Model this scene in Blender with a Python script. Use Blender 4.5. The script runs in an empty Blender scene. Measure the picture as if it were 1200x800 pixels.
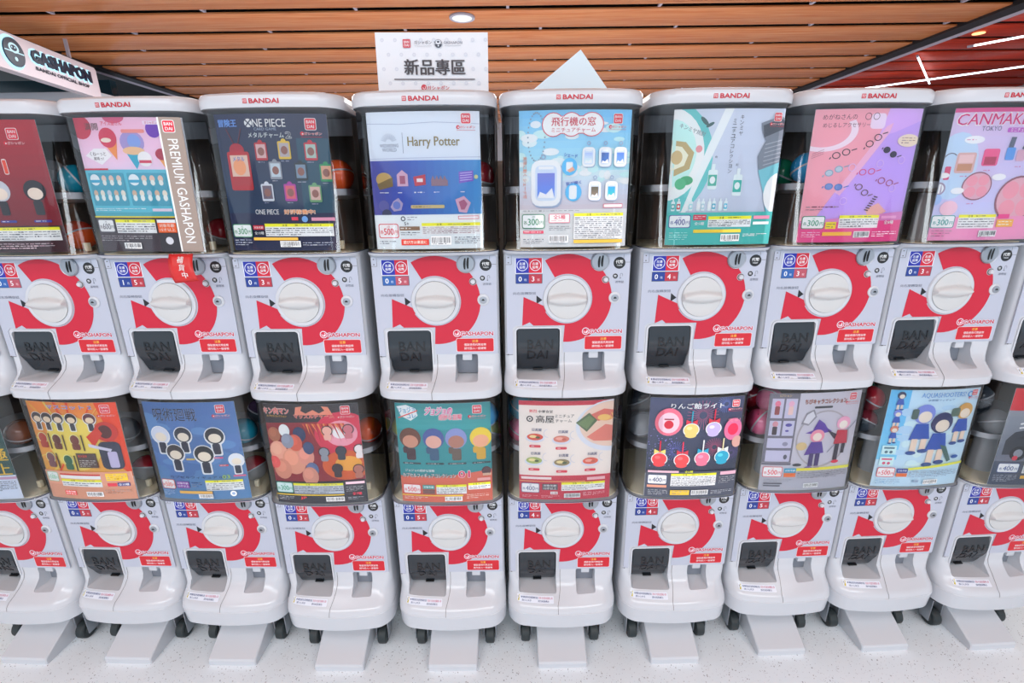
import bpy, bmesh, math, random
from mathutils import Matrix, Vector
random.seed(7)
S = bpy.context.scene
COL = S.collection

# ---------------------------------------------------------------- camera, world, lights
TH, RO = math.radians(16.52), -0.01283
cam_data = bpy.data.cameras.new('camera'); cam = bpy.data.objects.new('camera', cam_data); COL.objects.link(cam)
cam_data.sensor_width = 36; cam_data.lens = 16.8; cam_data.clip_start = 0.05; cam_data.clip_end = 60
xh = Vector((1, 0, 0)); uh = Vector((0, math.sin(TH), math.cos(TH))); fh = Vector((0, math.cos(TH), -math.sin(TH)))
cr = xh * math.cos(RO) + uh * math.sin(RO); cu = uh * math.cos(RO) - xh * math.sin(RO)
cam.matrix_world = Matrix(((cr.x, cu.x, -fh.x, 0), (cr.y, cu.y, -fh.y, 0), (cr.z, cu.z, -fh.z, 1.25), (0, 0, 0, 1)))
S.camera = cam

W = bpy.data.worlds.new('world'); S.world = W; W.use_nodes = True
W.node_tree.nodes['Background'].inputs['Color'].default_value = (0.74, 0.87, 1.0, 1)
W.node_tree.nodes['Background'].inputs['Strength'].default_value = 0.95
S.view_settings.view_transform = 'Standard'; S.view_settings.look = 'None'
S.view_settings.exposure = 0.35; S.view_settings.gamma = 1.0
try: S.view_settings.use_curve_mapping = False
except Exception: pass

def area(name, loc, rot, sx, sy, power, color=(1, 1, 1)):
    l = bpy.data.lights.new(name, 'AREA'); l.shape = 'RECTANGLE'; l.size = sx; l.size_y = sy
    l.energy = power; l.color = color
    o = bpy.data.objects.new(name, l); o.location = loc; o.rotation_euler = rot; COL.objects.link(o); return o
area('overhead_light', (-1.7, -0.5, 2.66), (0, 0, 0), 1.8, 0.8, 15, (0.86, 0.95, 1.0))
area('overhead_light', (1.7, -0.5, 2.66), (0, 0, 0), 1.8, 0.8, 15, (0.86, 0.95, 1.0))
area('overhead_light', (0, -2.6, 2.66), (0, 0, 0), 6.0, 0.8, 150, (0.86, 0.95, 1.0))
area('overhead_light', (0, 5.2, 2.70), (0, 0, 0), 7.0, 2.0, 200, (0.88, 0.96, 1.0))  # added over the far floor so its bounce brightens the ceiling

# ---------------------------------------------------------------- materials
def lin(c):
    return tuple(((v / 255) / 12.92 if v / 255 <= 0.04045 else ((v / 255 + 0.055) / 1.055) ** 2.4) for v in c)
def hx(s):
    s = s.lstrip('#'); return tuple(int(s[i:i + 2], 16) for i in (0, 2, 4))
def mat(name, col, rough=0.4, metal=0.0, bump=0.0, scale=300, coat=0.0, var=0.0, spec=0.5):
    m = bpy.data.materials.new(name); m.use_nodes = True; nt = m.node_tree; b = nt.nodes['Principled BSDF']
    c = lin(hx(col)) if isinstance(col, str) else col
    b.inputs['Base Color'].default_value = (*c, 1); b.inputs['Roughness'].default_value = rough
    b.inputs['Metallic'].default_value = metal; b.inputs['Coat Weight'].default_value = coat
    b.inputs['Specular IOR Level'].default_value = spec
    tc = nt.nodes.new('ShaderNodeTexCoord')
    n = nt.nodes.new('ShaderNodeTexNoise'); n.inputs['Scale'].default_value = scale
    nt.links.new(tc.outputs['Object'], n.inputs['Vector'])
    if bump:
        bp = nt.nodes.new('ShaderNodeBump'); bp.inputs['Strength'].default_value = bump; bp.inputs['Distance'].default_value = 0.001
        nt.links.new(n.outputs['Fac'], bp.inputs['Height']); nt.links.new(bp.outputs['Normal'], b.inputs['Normal'])
    if var:
        mx = nt.nodes.new('ShaderNodeMix'); mx.data_type = 'RGBA'
        mx.inputs['A'].default_value = (*[v * (1 - var) for v in c], 1); mx.inputs['B'].default_value = (*[min(1, v * (1 + var)) for v in c], 1)
        nt.links.new(n.outputs['Fac'], mx.inputs['Factor']); nt.links.new(mx.outputs['Result'], b.inputs['Base Color'])
    return m
def emis(name, col, k):
    m = bpy.data.materials.new(name); m.use_nodes = True; nt = m.node_tree; nt.nodes.clear()
    e = nt.nodes.new('ShaderNodeEmission'); e.inputs['Color'].default_value = (*col, 1); e.inputs['Strength'].default_value = k
    o = nt.nodes.new('ShaderNodeOutputMaterial'); nt.links.new(e.outputs[0], o.inputs[0]); return m
def clear(name, tint, gl=1.0, rough=0.03, edge=0.25):
    """thin clear plastic: sees through face-on, mirrors at grazing angles"""
    m = bpy.data.materials.new(name); m.use_nodes = True; nt = m.node_tree; nt.nodes.clear()
    o = nt.nodes.new('ShaderNodeOutputMaterial'); t = nt.nodes.new('ShaderNodeBsdfTransparent')
    g = nt.nodes.new('ShaderNodeBsdfGlossy'); g.inputs['Roughness'].default_value = rough
    g.inputs['Color'].default_value = (gl, gl, gl, 1)
    fr = nt.nodes.new('ShaderNodeFresnel'); fr.inputs['IOR'].default_value = 1.5
    lw = nt.nodes.new('ShaderNodeLayerWeight'); lw.inputs['Blend'].default_value = edge
    mc = nt.nodes.new('ShaderNodeMix'); mc.data_type = 'RGBA'
    mc.inputs['A'].default_value = (*tint, 1); mc.inputs['B'].default_value = (*[v * 0.72 for v in tint], 1)
    nt.links.new(lw.outputs['Facing'], mc.inputs['Factor']); nt.links.new(mc.outputs['Result'], t.inputs['Color'])
    mx = nt.nodes.new('ShaderNodeMixShader')
    nt.links.new(fr.outputs[0], mx.inputs[0]); nt.links.new(t.outputs[0], mx.inputs[1]); nt.links.new(g.outputs[0], mx.inputs[2])
    nt.links.new(mx.outputs[0], o.inputs[0]); return m

M = {}
M['white'] = mat('white_plastic', (0.60, 0.615, 0.655), 0.2, var=0.02, scale=6)
M['cream'] = mat('aged_white_plastic', (0.74, 0.71, 0.64), 0.3, var=0.04, scale=5)
M['panel'] = mat('panel_sheet', (0.50, 0.525, 0.62), 0.32, var=0.01, scale=5)
M['knob'] = mat('knob_plastic', (0.61, 0.605, 0.60), 0.26)
M['seam'] = mat('seam_grey', '#55504e', 0.6)
M['steel'] = mat('brushed_steel', (0.36, 0.38, 0.42), 0.34, 0.7, bump=0.15, scale=400)
M['black'] = mat('black_plastic', '#0c0c0e', 0.35)
M['dark'] = mat('smoked_plastic', (0.022, 0.028, 0.036), 0.16)
M['dark2'] = mat('smoked_raised', (0.006, 0.007, 0.010), 0.25)
M['rimblue'] = mat('case_rim_navy', '#2c3458', 0.25)
M['rubber'] = mat('caster_rubber', '#2c3335', 0.55, bump=0.2)
M['tray'] = mat('grey_tray', '#80858f', 0.45)
M['brown'] = mat('dark_interior', '#6b5d54', 0.4, var=0.35, scale=14)
M['sidegrey'] = mat('case_side_grey', '#8d837c', 0.35)
M['hop'] = mat('hopper_plastic', '#b4b6bc', 0.3)
M['ivory'] = mat('ivory_floor_plastic', '#fff2d2', 0.45)
M['case'] = clear('clear_case', (0.985, 0.988, 0.995), edge=0.16)
M['sleeve'] = clear('clear_sleeve', (0.96, 0.97, 0.99))
M['card'] = mat('card_stock', '#e4e6ec', 0.5)
M['paper'] = mat('white_paper', (0.82, 0.85, 0.90), 0.6, bump=0.1)
ink = mat('print_ink', (1, 1, 1), 0.38)
at = ink.node_tree.nodes.new('ShaderNodeAttribute'); at.attribute_name = 'ink'
ink.node_tree.links.new(at.outputs['Color'], ink.node_tree.nodes['Principled BSDF'].inputs['Base Color']); M['ink'] = ink

# floor: white terrazzo with grey flecks
fm = bpy.data.materials.new('terrazzo'); fm.use_nodes = True; nt = fm.node_tree; b = nt.nodes['Principled BSDF']
tc = nt.nodes.new('ShaderNodeTexCoord'); prev = None
for sc, thr, dk in ((120, 0.16, (0.34, 0.35, 0.38)), (230, 0.20, (0.50, 0.52, 0.56)), (70, .10, (0.55, 0.57, 0.60))):
    v = nt.nodes.new('ShaderNodeTexVoronoi'); v.inputs['Scale'].default_value = sc; nt.links.new(tc.outputs['Object'], v.inputs['Vector'])
    n = nt.nodes.new('ShaderNodeTexNoise'); n.inputs['Scale'].default_value = sc * 1.7; nt.links.new(tc.outputs['Object'], n.inputs['Vector'])
    w = nt.nodes.new('ShaderNodeTexWhiteNoise'); nt.links.new(v.outputs['Color'], w.inputs['Vector'])
    ad = nt.nodes.new('ShaderNodeMath'); ad.operation = 'MULTIPLY_ADD'; ad.inputs[1].default_value = 0.5
    nt.links.new(n.outputs['Fac'], ad.inputs[0]); nt.links.new(v.outputs['Distance'], ad.inputs[2])
    lt = nt.nodes.new('ShaderNodeMath'); lt.operation = 'LESS_THAN'; lt.inputs[1].default_value = thr + 0.28; nt.links.new(ad.outputs[0], lt.inputs[0])
    g2 = nt.nodes.new('ShaderNodeMath'); g2.operation = 'GREATER_THAN'; g2.inputs[1].default_value = 0.72; nt.links.new(w.outputs['Value'], g2.inputs[0])
    mu = nt.nodes.new('ShaderNodeMath'); mu.operation = 'MULTIPLY'; nt.links.new(lt.outputs[0], mu.inputs[0]); nt.links.new(g2.outputs[0], mu.inputs[1])
    mx = nt.nodes.new('ShaderNodeMix'); mx.data_type = 'RGBA'; mx.inputs['B'].default_value = (*dk, 1)
    nt.links.new(mu.outputs[0], mx.inputs['Factor'])
    if prev: nt.links.new(prev.outputs['Result'], mx.inputs['A'])
    else: mx.inputs['A'].default_value = (0.83, 0.89, 0.94, 1)
    prev = mx
nt.links.new(prev.outputs['Result'], b.inputs['Base Color']); b.inputs['Roughness'].default_value = 0.28
M['floor'] = fm

def wood(name, c1, c2, rough=0.3):
    m = bpy.data.materials.new(name); m.use_nodes = True; nt = m.node_tree; b = nt.nodes['Principled BSDF']
    tc = nt.nodes.new('ShaderNodeTexCoord'); mp = nt.nodes.new('ShaderNodeMapping'); mp.inputs['Scale'].default_value = (0.8, 16, 16)
    oi = nt.nodes.new('ShaderNodeObjectInfo'); ad = nt.nodes.new('ShaderNodeVectorMath'); ad.operation = 'ADD'
    sc = nt.nodes.new('ShaderNodeVectorMath'); sc.operation = 'SCALE'; sc.inputs['Scale'].default_value = 40
    nt.links.new(oi.outputs['Random'], sc.inputs[0]); nt.links.new(tc.outputs['Object'], ad.inputs[0]); nt.links.new(sc.outputs[0], ad.inputs[1])
    nt.links.new(ad.outputs[0], mp.inputs['Vector'])
    n = nt.nodes.new('ShaderNodeTexNoise'); n.inputs['Scale'].default_value = 1.6; n.inputs['Detail'].default_value = 5; n.inputs['Distortion'].default_value = 1.2
    nt.links.new(mp.outputs[0], n.inputs['Vector'])
    r = nt.nodes.new('ShaderNodeValToRGB'); r.color_ramp.elements[0].position = 0.3; r.color_ramp.elements[1].position = 0.72
    r.color_ramp.elements[0].color = (*lin(hx(c1)), 1); r.color_ramp.elements[1].color = (*lin(hx(c2)), 1)
    nt.links.new(n.outputs['Fac'], r.inputs[0]); nt.links.new(r.outputs[0], b.inputs['Base Color'])
    b.inputs['Roughness'].default_value = rough; return m
M['wood'] = wood('ceiling_wood', '#d8763e', '#eb9c64', 0.25)
M['redwood'] = wood('red_ceiling_wood', '#b01e02', '#dc3c0c', 0.6)
M['void'] = mat('ceiling_void', '#0d0c10', 0.8)
M['fascia'] = mat('fascia_white', '#b9b0bd', 0.5)
M['blacktrim'] = mat('black_trim', '#17161a', 0.5)
M['teal'] = mat('dark_teal_wall', '#1c3a45', 0.12, var=0.2, scale=2)
M['wall'] = mat('pale_wall', '#b9bcc4', 0.7, bump=0.1)
M['tube'] = emis('tube_glow', (0.80, 0.92, 1.0), 4)
M['halo'] = emis('letter_halo', (0.42, 0.80, 1.0), 1.3)
M['signface'] = mat('sign_face', '#d9c9cf', 0.4)
M['navy'] = mat('navy_letter', '#0b1a33', 0.3)
M['spot'] = emis('downlight_glow', (0.85, 0.9, 1.0), 1.0)

# ---------------------------------------------------------------- mesh helpers
def smooth(me, ang=35):
    me.shade_smooth(); me.set_sharp_from_angle(angle=math.radians(ang))
def new_mesh(name, v, f, m, ang=35, flat=False):
    me = bpy.data.meshes.new(name); me.from_pydata([tuple(p) for p in v], [], f); me.validate()
    bm = bmesh.new(); bm.from_mesh(me); bmesh.ops.recalc_face_normals(bm, faces=bm.faces); bm.to_mesh(me); bm.free()
    if not flat: smooth(me, ang)
    me.materials.append(m); return me
def link(name, me, parent=None, loc=(0, 0, 0), rot=(0, 0, 0)):
    o = bpy.data.objects.new(name, me); COL.objects.link(o); o.parent = parent; o.location = loc; o.rotation_euler = rot; return o
def bm_mesh(name, bm, m, ang=35):
    bmesh.ops.recalc_face_normals(bm, faces=bm.faces); me = bpy.data.meshes.new(name); bm.to_mesh(me); bm.free(); smooth(me, ang)
    me.materials.append(m); return me
def tag(o, label=None, cat=None, group=None, kind=None):
    for k, v in (('label', label), ('category', cat), ('group', group), ('kind', kind)):
        if v: o[k] = v
    return o
def box_bm(bm, x0, x1, y0, y1, z0, z1, bev=0):
    r = bmesh.ops.create_cube(bm, size=1, matrix=Matrix.Translation(((x0 + x1) / 2, (y0 + y1) / 2, (z0 + z1) / 2)) @ Matrix.Diagonal((x1 - x0, y1 - y0, z1 - z0, 1)))
    if bev:
        ed = list({e for v in r['verts'] for e in v.link_edges})
        bmesh.ops.bevel(bm, geom=ed, offset=bev, segments=2, affect='EDGES', profile=0.5)
def box(name, x0, x1, y0, y1, z0, z1, m, bev=0):
    bm = bmesh.new(); box_bm(bm, x0, x1, y0, y1, z0, z1, bev); return bm_mesh(name, bm, m)
def plate(name, pts, y0, y1, m, bev=0.0):
    """polygon in x,z extruded from y0 (front) back to y1"""
    bm = bmesh.new(); vs = [bm.verts.new((x, y0, z)) for x, z in pts]; f = bm.faces.new(vs)
    r = bmesh.ops.extrude_face_region(bm, geom=[f]); bmesh.ops.translate(bm, verts=[g for g in r['geom'] if isinstance(g, bmesh.types.BMVert)], vec=(0, y1 - y0, 0))
    bmesh.ops.triangulate(bm, faces=[q for q in bm.faces if len(q.verts) > 4])
    return bm_mesh(name, bm, m, 30)
def rrect(x0, x1, z0, z1, r, n=5):
    p = []
    for cx, cz, a0 in ((x1 - r, z1 - r, 0), (x0 + r, z1 - r, 90), (x0 + r, z0 + r, 180), (x1 - r, z0 + r, 270)):
        for i in range(n + 1):
            a = math.radians(a0 + 90 * i / n); p.append((cx + r * math.cos(a), cz + r * math.sin(a)))
    return p
def disc_bm(bm, cx, cz, prof, n=32):
    """lathe about the y axis: prof = [(radius, y)...] from front centre backwards"""
    rings = []
    for r, y in prof:
        if r < 1e-6: rings.append([bm.verts.new((cx, y, cz))])
        else: rings.append([bm.verts.new((cx + r * math.cos(2 * math.pi * i / n), y, cz + r * math.sin(2 * math.pi * i / n))) for i in range(n)])
    for a, b2 in zip(rings, rings[1:]):
        for i in range(n):
            j = (i + 1) % n
            if len(a) == 1: bm.faces.new((a[0], b2[i], b2[j]))
            elif len(b2) == 1: bm.faces.new((a[i], a[j], b2[0]))
            else: bm.faces.new((a[i], a[j], b2[j], b2[i]))
def disc(name, cx, cz, prof, m, n=32):
    bm = bmesh.new(); disc_bm(bm, cx, cz, prof, n); return bm_mesh(name, bm, m, 40)

def front_y(x, w, p, b, r):
    ax = abs(x); q = w - r; y = -p + b * (ax / q) ** 2
    if ax > q: t = min(1, (ax - q) / r); y += r * (1 - math.sqrt(max(0, 1 - t * t)))
    return y
def outline(w, p, b, r, yb=0.34, n=9, nb=4):
    q = w - r; xs = []
    for i in range(n + 1): xs.append(w - r + r * math.sin(math.pi / 2 * (n - i) / n))
    k = 8
    for i in range(1, k): xs.append(q * (1 - 2 * i / k))
    xs += [-x for x in reversed(xs[:n + 1])]
    pts = [(x, front_y(x, w, p, b, r)) for x in xs]
    rb = 0.02
    pts += [(-w + .005, yb - rb), (-w + .005 + rb * .3, yb - rb * .3), (-w + rb, yb), (w - rb, yb), (w - .005 - rb * .3, yb - rb * .3), (w - .005, yb - rb)]
    return pts
def loft(name, secs, m, cap0=True, cap1=True, ang=35, yb=0.34):
    v = []; f = []; n = 0
    for z, w, p, b, r in secs:
        o = outline(w, p, b, r, yb - 0.002 * 0); n = len(o); v += [(x, y, z) for x, y in o]
    for s in range(len(secs) - 1):
        for i in range(n):
            j = (i + 1) % n; f.append((s * n + i, s * n + j, (s + 1) * n + j, (s + 1) * n + i))
    if cap0: f.append(tuple(range(n))[::-1])
    if cap1: f.append(tuple(range((len(secs) - 1) * n, len(secs) * n)))
    return new_mesh(name, v, f, m, ang)
def boolean(me, cutters, name, ang=35):
    o = bpy.data.objects.new('tmp', me); COL.objects.link(o); tmp = [o]
    for c in cutters:
        co = bpy.data.objects.new('cut', c); COL.objects.link(co); tmp.append(co)
        md = o.modifiers.new('b', 'BOOLEAN'); md.object = co; md.operation = 'DIFFERENCE'; md.solver = 'EXACT'
    r = bpy.data.meshes.new_from_object(o.evaluated_get(bpy.context.evaluated_depsgraph_get())); r.name = name
    for t in tmp: bpy.data.objects.remove(t)
    while len(r.materials) > 1: r.materials.pop()
    for p in r.polygons: p.material_index = 0
    smooth(r, ang); return r

# ---------------------------------------------------------------- print: flat shapes and lettering on a sheet
_tc = {}
def text_geo(s, bold=0.0):
    k = (s, bold)
    if k not in _tc:
        c = bpy.data.curves.new('t', 'FONT'); c.body = s; c.resolution_u = 2; c.offset = bold; c.size = 1
        o = bpy.data.objects.new('t', c); COL.objects.link(o)
        ev = o.evaluated_get(bpy.context.evaluated_depsgraph_get()); m = ev.to_mesh()
        vs = [(v.co.x, v.co.y) for v in m.vertices]; fs = [tuple(p.vertices) for p in m.polygons]
        ev.to_mesh_clear(); bpy.data.objects.remove(o); bpy.data.curves.remove(c)
        if not vs: vs = [(0, 0), (1, 0), (1, 1)]; fs = []
        x0 = min(v[0] for v in vs); x1 = max(v[0] for v in vs); y0 = min(v[1] for v in vs); y1 = max(v[1] for v in vs)
        _tc[k] = (vs, fs, x0, x1, y0, y1)
    return _tc[k]
class Art:
    """u to the right 0..w, v downwards 0..h in sheet units (1 = sheet width)"""
    def __init__(s, width, height):
        s.gain = 1.0; s.W = width; s.H = height; s.h = height / width; s.items = []
    def poly(s, pts, col): s.items.append(([(x, y) for x, y in pts], [tuple(range(len(pts)))], lin(hx(col)) if isinstance(col, str) else col))
    def r(s, x0, y0, x1, y1, col, rad=0):
        s.poly(rrect(x0, x1, y0, y1, rad, 3) if rad else [(x0, y0), (x1, y0), (x1, y1), (x0, y1)], col)
    def e(s, cx, cy, rx, ry, col, n=20, rot=0):
        c, d = math.cos(rot), math.sin(rot)
        s.poly([(cx + rx * math.cos(2 * math.pi * i / n) * c - ry * math.sin(2 * math.pi * i / n) * d, cy + rx * math.cos(2 * math.pi * i / n) * d + ry * math.sin(2 * math.pi * i / n) * c) for i in range(n)], col)
    def ring(s, cx, cy, ro, ri, col, a0=0, a1=360, n=24, sq=1):
        v = []; f = []
        for i in range(n + 1):
            a = math.radians(a0 + (a1 - a0) * i / n)
            v += [(cx + ro * math.cos(a), cy + ro * sq * math.sin(a)), (cx + ri * math.cos(a), cy + ri * sq * math.sin(a))]
        for i in range(n): f.append((2 * i, 2 * i + 1, 2 * i + 3, 2 * i + 2))
        s.items.append((v, f, lin(hx(col))))
    def grad(s, x0, y0, x1, y1, c1, c2, n=14, horiz=False):
        a, b = lin(hx(c1)), lin(hx(c2))
        for i in range(n):
            t = (i + .5) / n; c = tuple(a[k] * (1 - t) + b[k] * t for k in range(3))
            if horiz: s.r(x0 + (x1 - x0) * i / n, y0, x0 + (x1 - x0) * (i + 1) / n, y1, c)
            else: s.r(x0, y0 + (y1 - y0) * i / n, x1, y0 + (y1 - y0) * (i + 1) / n, c)
    def line(s, x0, y0, x1, y1, t, col):
        dx, dy = x1 - x0, y1 - y0; L = math.hypot(dx, dy) or 1; nx, ny = -dy / L * t / 2, dx / L * t / 2
        s.poly([(x0 + nx, y0 + ny), (x1 + nx, y1 + ny), (x1 - nx, y1 - ny), (x0 - nx, y0 - ny)], col)
    def t(s, txt, cx, cy, h, col, w=None, bold=0.02, rot=0, shear=0, vert=False):
        if vert:
            for i, ch in enumerate(txt): s.t(ch, cx, cy + i * h * 1.32, h * (.25 if ch == 'ー' else 1), col, None, bold, rot)
            return
        vs, fs, x0, x1, y0, y1 = text_geo(txt)
        k = h / max(1e-6, y1 - y0) if (y1 - y0) > .25 else h; kx = k if w is None else w / max(1e-6, x1 - x0)
        c, d = math.cos(math.radians(rot)), math.sin(math.radians(rot)); out = []
        for x, y in vs:
            px = (x - (x0 + x1) / 2) * kx; py = -(y - (y0 + y1) / 2) * k; px -= py * shear
            out.append((cx + px * c - py * d, cy + px * d + py * c))
        q = min(bold, .3) * h * .62
        if bold < .012: sh = [(0, 0)]
        elif bold < .055: sh = [(-q, 0), (q, 0), (0, q * .6)]
        else: sh = [(q * math.cos(i * math.pi / 4), q * math.sin(i * math.pi / 4)) for i in range(8)]
        for dx, dy in sh: s.items.append(([(x + dx, y + dy) for x, y in out], fs, lin(hx(col))))
    def ot(s, txt, cx, cy, h, col, oc, w=None, bold=0.015, o=0.07, **k):
        s.t(txt, cx, cy, h, oc, w, o * 1.25, **k); s.t(txt, cx, cy, h, col, w, bold, **k)
    def fine(s, x0, y0, x1, y1, rows, col, seed=0):
        rn = random.Random(seed); p = (y1 - y0) / rows; c_ = lin(hx(col)); cl = [c_, tuple(v * .75 + .12 for v in c_), tuple(v * .55 + .22 for v in c_)]
        for i in range(rows):
            x = x0; lim = x1 if i < rows - 1 else x0 + (x1 - x0) * rn.uniform(.5, .95)
            while x < lim - .004:
                L = min(rn.uniform(.012, .05), lim - x); s.r(x, y0 + p * i + p * rn.uniform(.2, .35), x + L, y0 + p * i + p * rn.uniform(.5, .72), cl[rn.randrange(3)]); x += L + rn.choice((.004, .008, .014))
    def mesh(s, name, yfun, lift=0.00012, step=0.00002, ox=None, oz=None, cuts=28, tilt=None):
        ox = -s.W / 2 if ox is None else ox; oz = s.H if oz is None else oz
        bm = bmesh.new(); lay = bm.loops.layers.float_color.new('ink'); zl = bm.verts.layers.float.new('lift')
        for i, (vs, fs, c) in enumerate(s.items):
            bv = []
            for x, y in vs:
                v = bm.verts.new((ox + x * s.W, 0, oz - y * s.W)); v[zl] = lift + step * i; bv.append(v)
            for q in fs:
                if len(set(q)) < 3: continue
                try: fc = bm.faces.new([bv[k] for k in q])
                except ValueError: continue
                for l in fc.loops: l[lay] = (min(.9, c[0] * s.gain), min(.9, c[1] * s.gain), min(.9, c[2] * s.gain), 1)
        # clip to the sheet and cut into strips so that every layer bends alike
        for co, no in (((ox, 0, 0), (-1, 0, 0)), ((ox + s.W, 0, 0), (1, 0, 0)), ((0, 0, oz), (0, 0, 1)), ((0, 0, oz - s.H), (0, 0, -1))):
            bmesh.ops.bisect_plane(bm, geom=bm.verts[:] + bm.edges[:] + bm.faces[:], plane_co=co, plane_no=no, clear_outer=True)
        for i in range(1, cuts):
            bmesh.ops.bisect_plane(bm, geom=bm.verts[:] + bm.edges[:] + bm.faces[:], plane_co=(ox + s.W * i / cuts, 0, 0), plane_no=(1, 0, 0))
        for v in bm.verts: v.co.y = yfun(v.co.x, v.co.z) - v[zl]
        bm.normal_update()
        fl = [f for f in bm.faces if f.normal.y > 0]
        bmesh.ops.reverse_faces(bm, faces=fl)
        me = bpy.data.meshes.new(name); bm.to_mesh(me); bm.free(); me.materials.append(M['ink']); return me

RED = '#c81434'; BR = '#d21b35'
# ---------------------------------------------------------------- machine parts (x right, z up from the dial centre, front panel at y = 0)
PB = (.146, 0, 0, .015)
rim = [(-.150, *PB), (.104, *PB), (.108, .147, .038, .008, .036), (.114, .1475, .044, .008, .038)]
up_secs = [(-.228, .145, .048, .009, .040), (-.225, .1488, .055, .009, .043), (-.206, .1492, .056, .009, .043), (-.199, .1488, .051, .009, .043),
           (-.190, .148, .038, .008, .040), (-.178, .1468, .020, .005, .034), (-.166, .146, .007, .002, .022)] + rim
lo_secs = [(-.277, .145, .050, .009, .040), (-.273, .1488, .058, .009, .043), (-.226, .1495, .063, .009, .043), (-.2245, .1489, .0615, .009, .043), (-.223, .1495, .062, .009, .043),
           (-.214, .1492, .059, .009, .043), (-.205, .1486, .050, .009, .042), (-.192, .1478, .034, .008, .040), (-.178, .1468, .018, .005, .034), (-.164, .146, .005, .001, .022)] + rim
cuts = [(-.119, -.015, -.12, .060, -.187, -.069), (.040, .093, -.12, .040, -.189, -.130)]
def cutter(c): return box('cut', *c, M['white'], 0.004)
ME = {}
ME['body_u'] = boolean(loft('body', up_secs, M['white']), [cutter(c) for c in cuts], 'body_upper')
ME['body_l'] = boolean(loft('body', lo_secs, M['white']), [cutter(c) for c in cuts], 'body_lower')
ME['lid'] = loft('lid', [(.404, .145, .044, .008, .040), (.4045, .1495, .050, .008, .042), (.418, .150, .051, .008, .042), (.427, .149, .0495, .008, .042), (.4315, .146, .045, .008, .040), (.4345, .136, .032, .008, .036)], M['white'])
ME['case'] = loft('case', [(.1145, .147, .044, .008, .037), (.118, .145, .0425, .008, .036), (.400, .1445, .0425, .008, .036), (.4035, .1465, .045, .008, .037)], M['case'], False, False, yb=0.30)
def case_y(x, z=0): return front_y(x, .145, .0425, .008, .036)
# panel sheet with the chute cut round it
pp = [(-.141, -.133), (-.127, -.133), (-.127, -.069), (-.120, -.062), (-.014, -.062), (-.007, -.069), (-.007, -.1285), (.139, -.1285), (.142, -.1255), (.142, .099), (.139, .102), (-.138, .102), (-.141, .099)]
ME['panel'] = plate('front_panel', pp[::-1], -.0016, .0005, M['panel'])
# red turning arrow: three quarters of a ring ending in an arrow head
ao = [(.1035 * math.cos(a), .1035 * math.sin(a)) for a in [math.radians(120 - i * (120 + 92) / 40) for i in range(41)]]
ai = [(.0585 * math.cos(a), .0585 * math.sin(a)) for a in [math.radians(120 - i * (120 + 145) / 40) for i in range(41)]]
v = []; f = []
for a_ in range(41):
    t = math.radians(120 - a_ / 40 * 214); v += [(.0585 * math.cos(t), -.0021, .0585 * math.sin(t)), (.1035 * math.cos(t), -.0021, .1035 * math.sin(t))]
for a_ in range(40): f.append((2 * a_, 2 * a_ + 2, 2 * a_ + 3, 2 * a_ + 1))
k = len(v)
for a_ in range(13):
    t = math.radians(-94 - a_ / 12 * 51); x = .0585 * math.cos(t); v += [(x, -.0021, .0585 * math.sin(t)), (x, -.0021, -.0625)]
for a_ in range(12): f.append((k + 2 * a_, k + 2 * a_ + 2, k + 2 * a_ + 3, k + 2 * a_ + 1))
k = len(v); tail = [(-.087, -.0545), (-.078, -.0625), (-.0479, -.0625), (-.0479, -.0336), (-.0505, -.0300), (-.0455, -.0265), (-.0475, -.0185), (-.101, .0062), (-.1045, -.0625)]
v += [(x, -.0021, z) for x, z in tail]; f += [(k, k + q + 1, k + q) for q in range(1, 8)]
M['red'] = mat('red_sticker', RED, 0.35)
me = bpy.data.meshes.new('turn_arrow'); me.from_pydata(v, [], f); me.materials.append(M['red'])
bm = bmesh.new(); bm.from_mesh(me); bm.normal_update(); bmesh.ops.reverse_faces(bm, faces=[q for q in bm.faces if q.normal.y > 0]); bm.to_mesh(me); bm.free(); ME['arrow'] = me
ME['ring'] = disc('dial_ring', 0, 0, [(.0470, -.0020), (.0470, -.0060), (.0490, -.0068), (.0550, -.0055), (.0565, -.0020)], M['white'], 48)
ME['gap'] = disc('dial_gap', 0, 0, [(.0, -.0026), (.0475, -.0026)], M['seam'], 48)
# dial: shallow dish with a lens shaped grip bar
bm = bmesh.new(); rows = []; NR, NA = 14, 56
for i in range(NR + 1):
    rr = .0462 * i / NR; ring_ = []
    for k in range(NA if i else 1):
        a = 2 * math.pi * k / NA; x, z = rr * math.cos(a), rr * math.sin(a)
        hw = .0135 * (1 - .75 * (x / .050) ** 2) + .001
        q = min(1, abs(z) / hw); bar = .0115 * (1 - q * q) ** 0.6 if q < 1 else 0
        y = -.0075 - bar * (1 if rr < .043 else (.0462 - rr) / .0032) - .002 * (1 - (rr / .0462) ** 6)
        ring_.append(bm.verts.new((x, y, z)))
    rows.append(ring_)
for k in range(NA): bm.faces.new((rows[0][0], rows[1][k], rows[1][(k + 1) % NA]))
for i in range(1, NR):
    for k in range(NA): bm.faces.new((rows[i][k], rows[i + 1][k], rows[i + 1][(k + 1) % NA], rows[i][(k + 1) % NA]))
last = [bm.verts.new((v.co.x, -.002, v.co.z)) for v in rows[-1]]
for k in range(NA): bm.faces.new((rows[-1][k], last[k], last[(k + 1) % NA], rows[-1][(k + 1) % NA]))
ME['dial'] = bm_mesh('dial', bm, M['knob'], 50)
CS = (.073, .0855)
ME['slot'] = disc('coin_slot', *CS, [(0, -.0060), (.0185, -.0060), (.0198, -.0045), (.0212, -.0052), (.0215, -.0015)], M['steel'], 40)
bm = bmesh.new()
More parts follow.
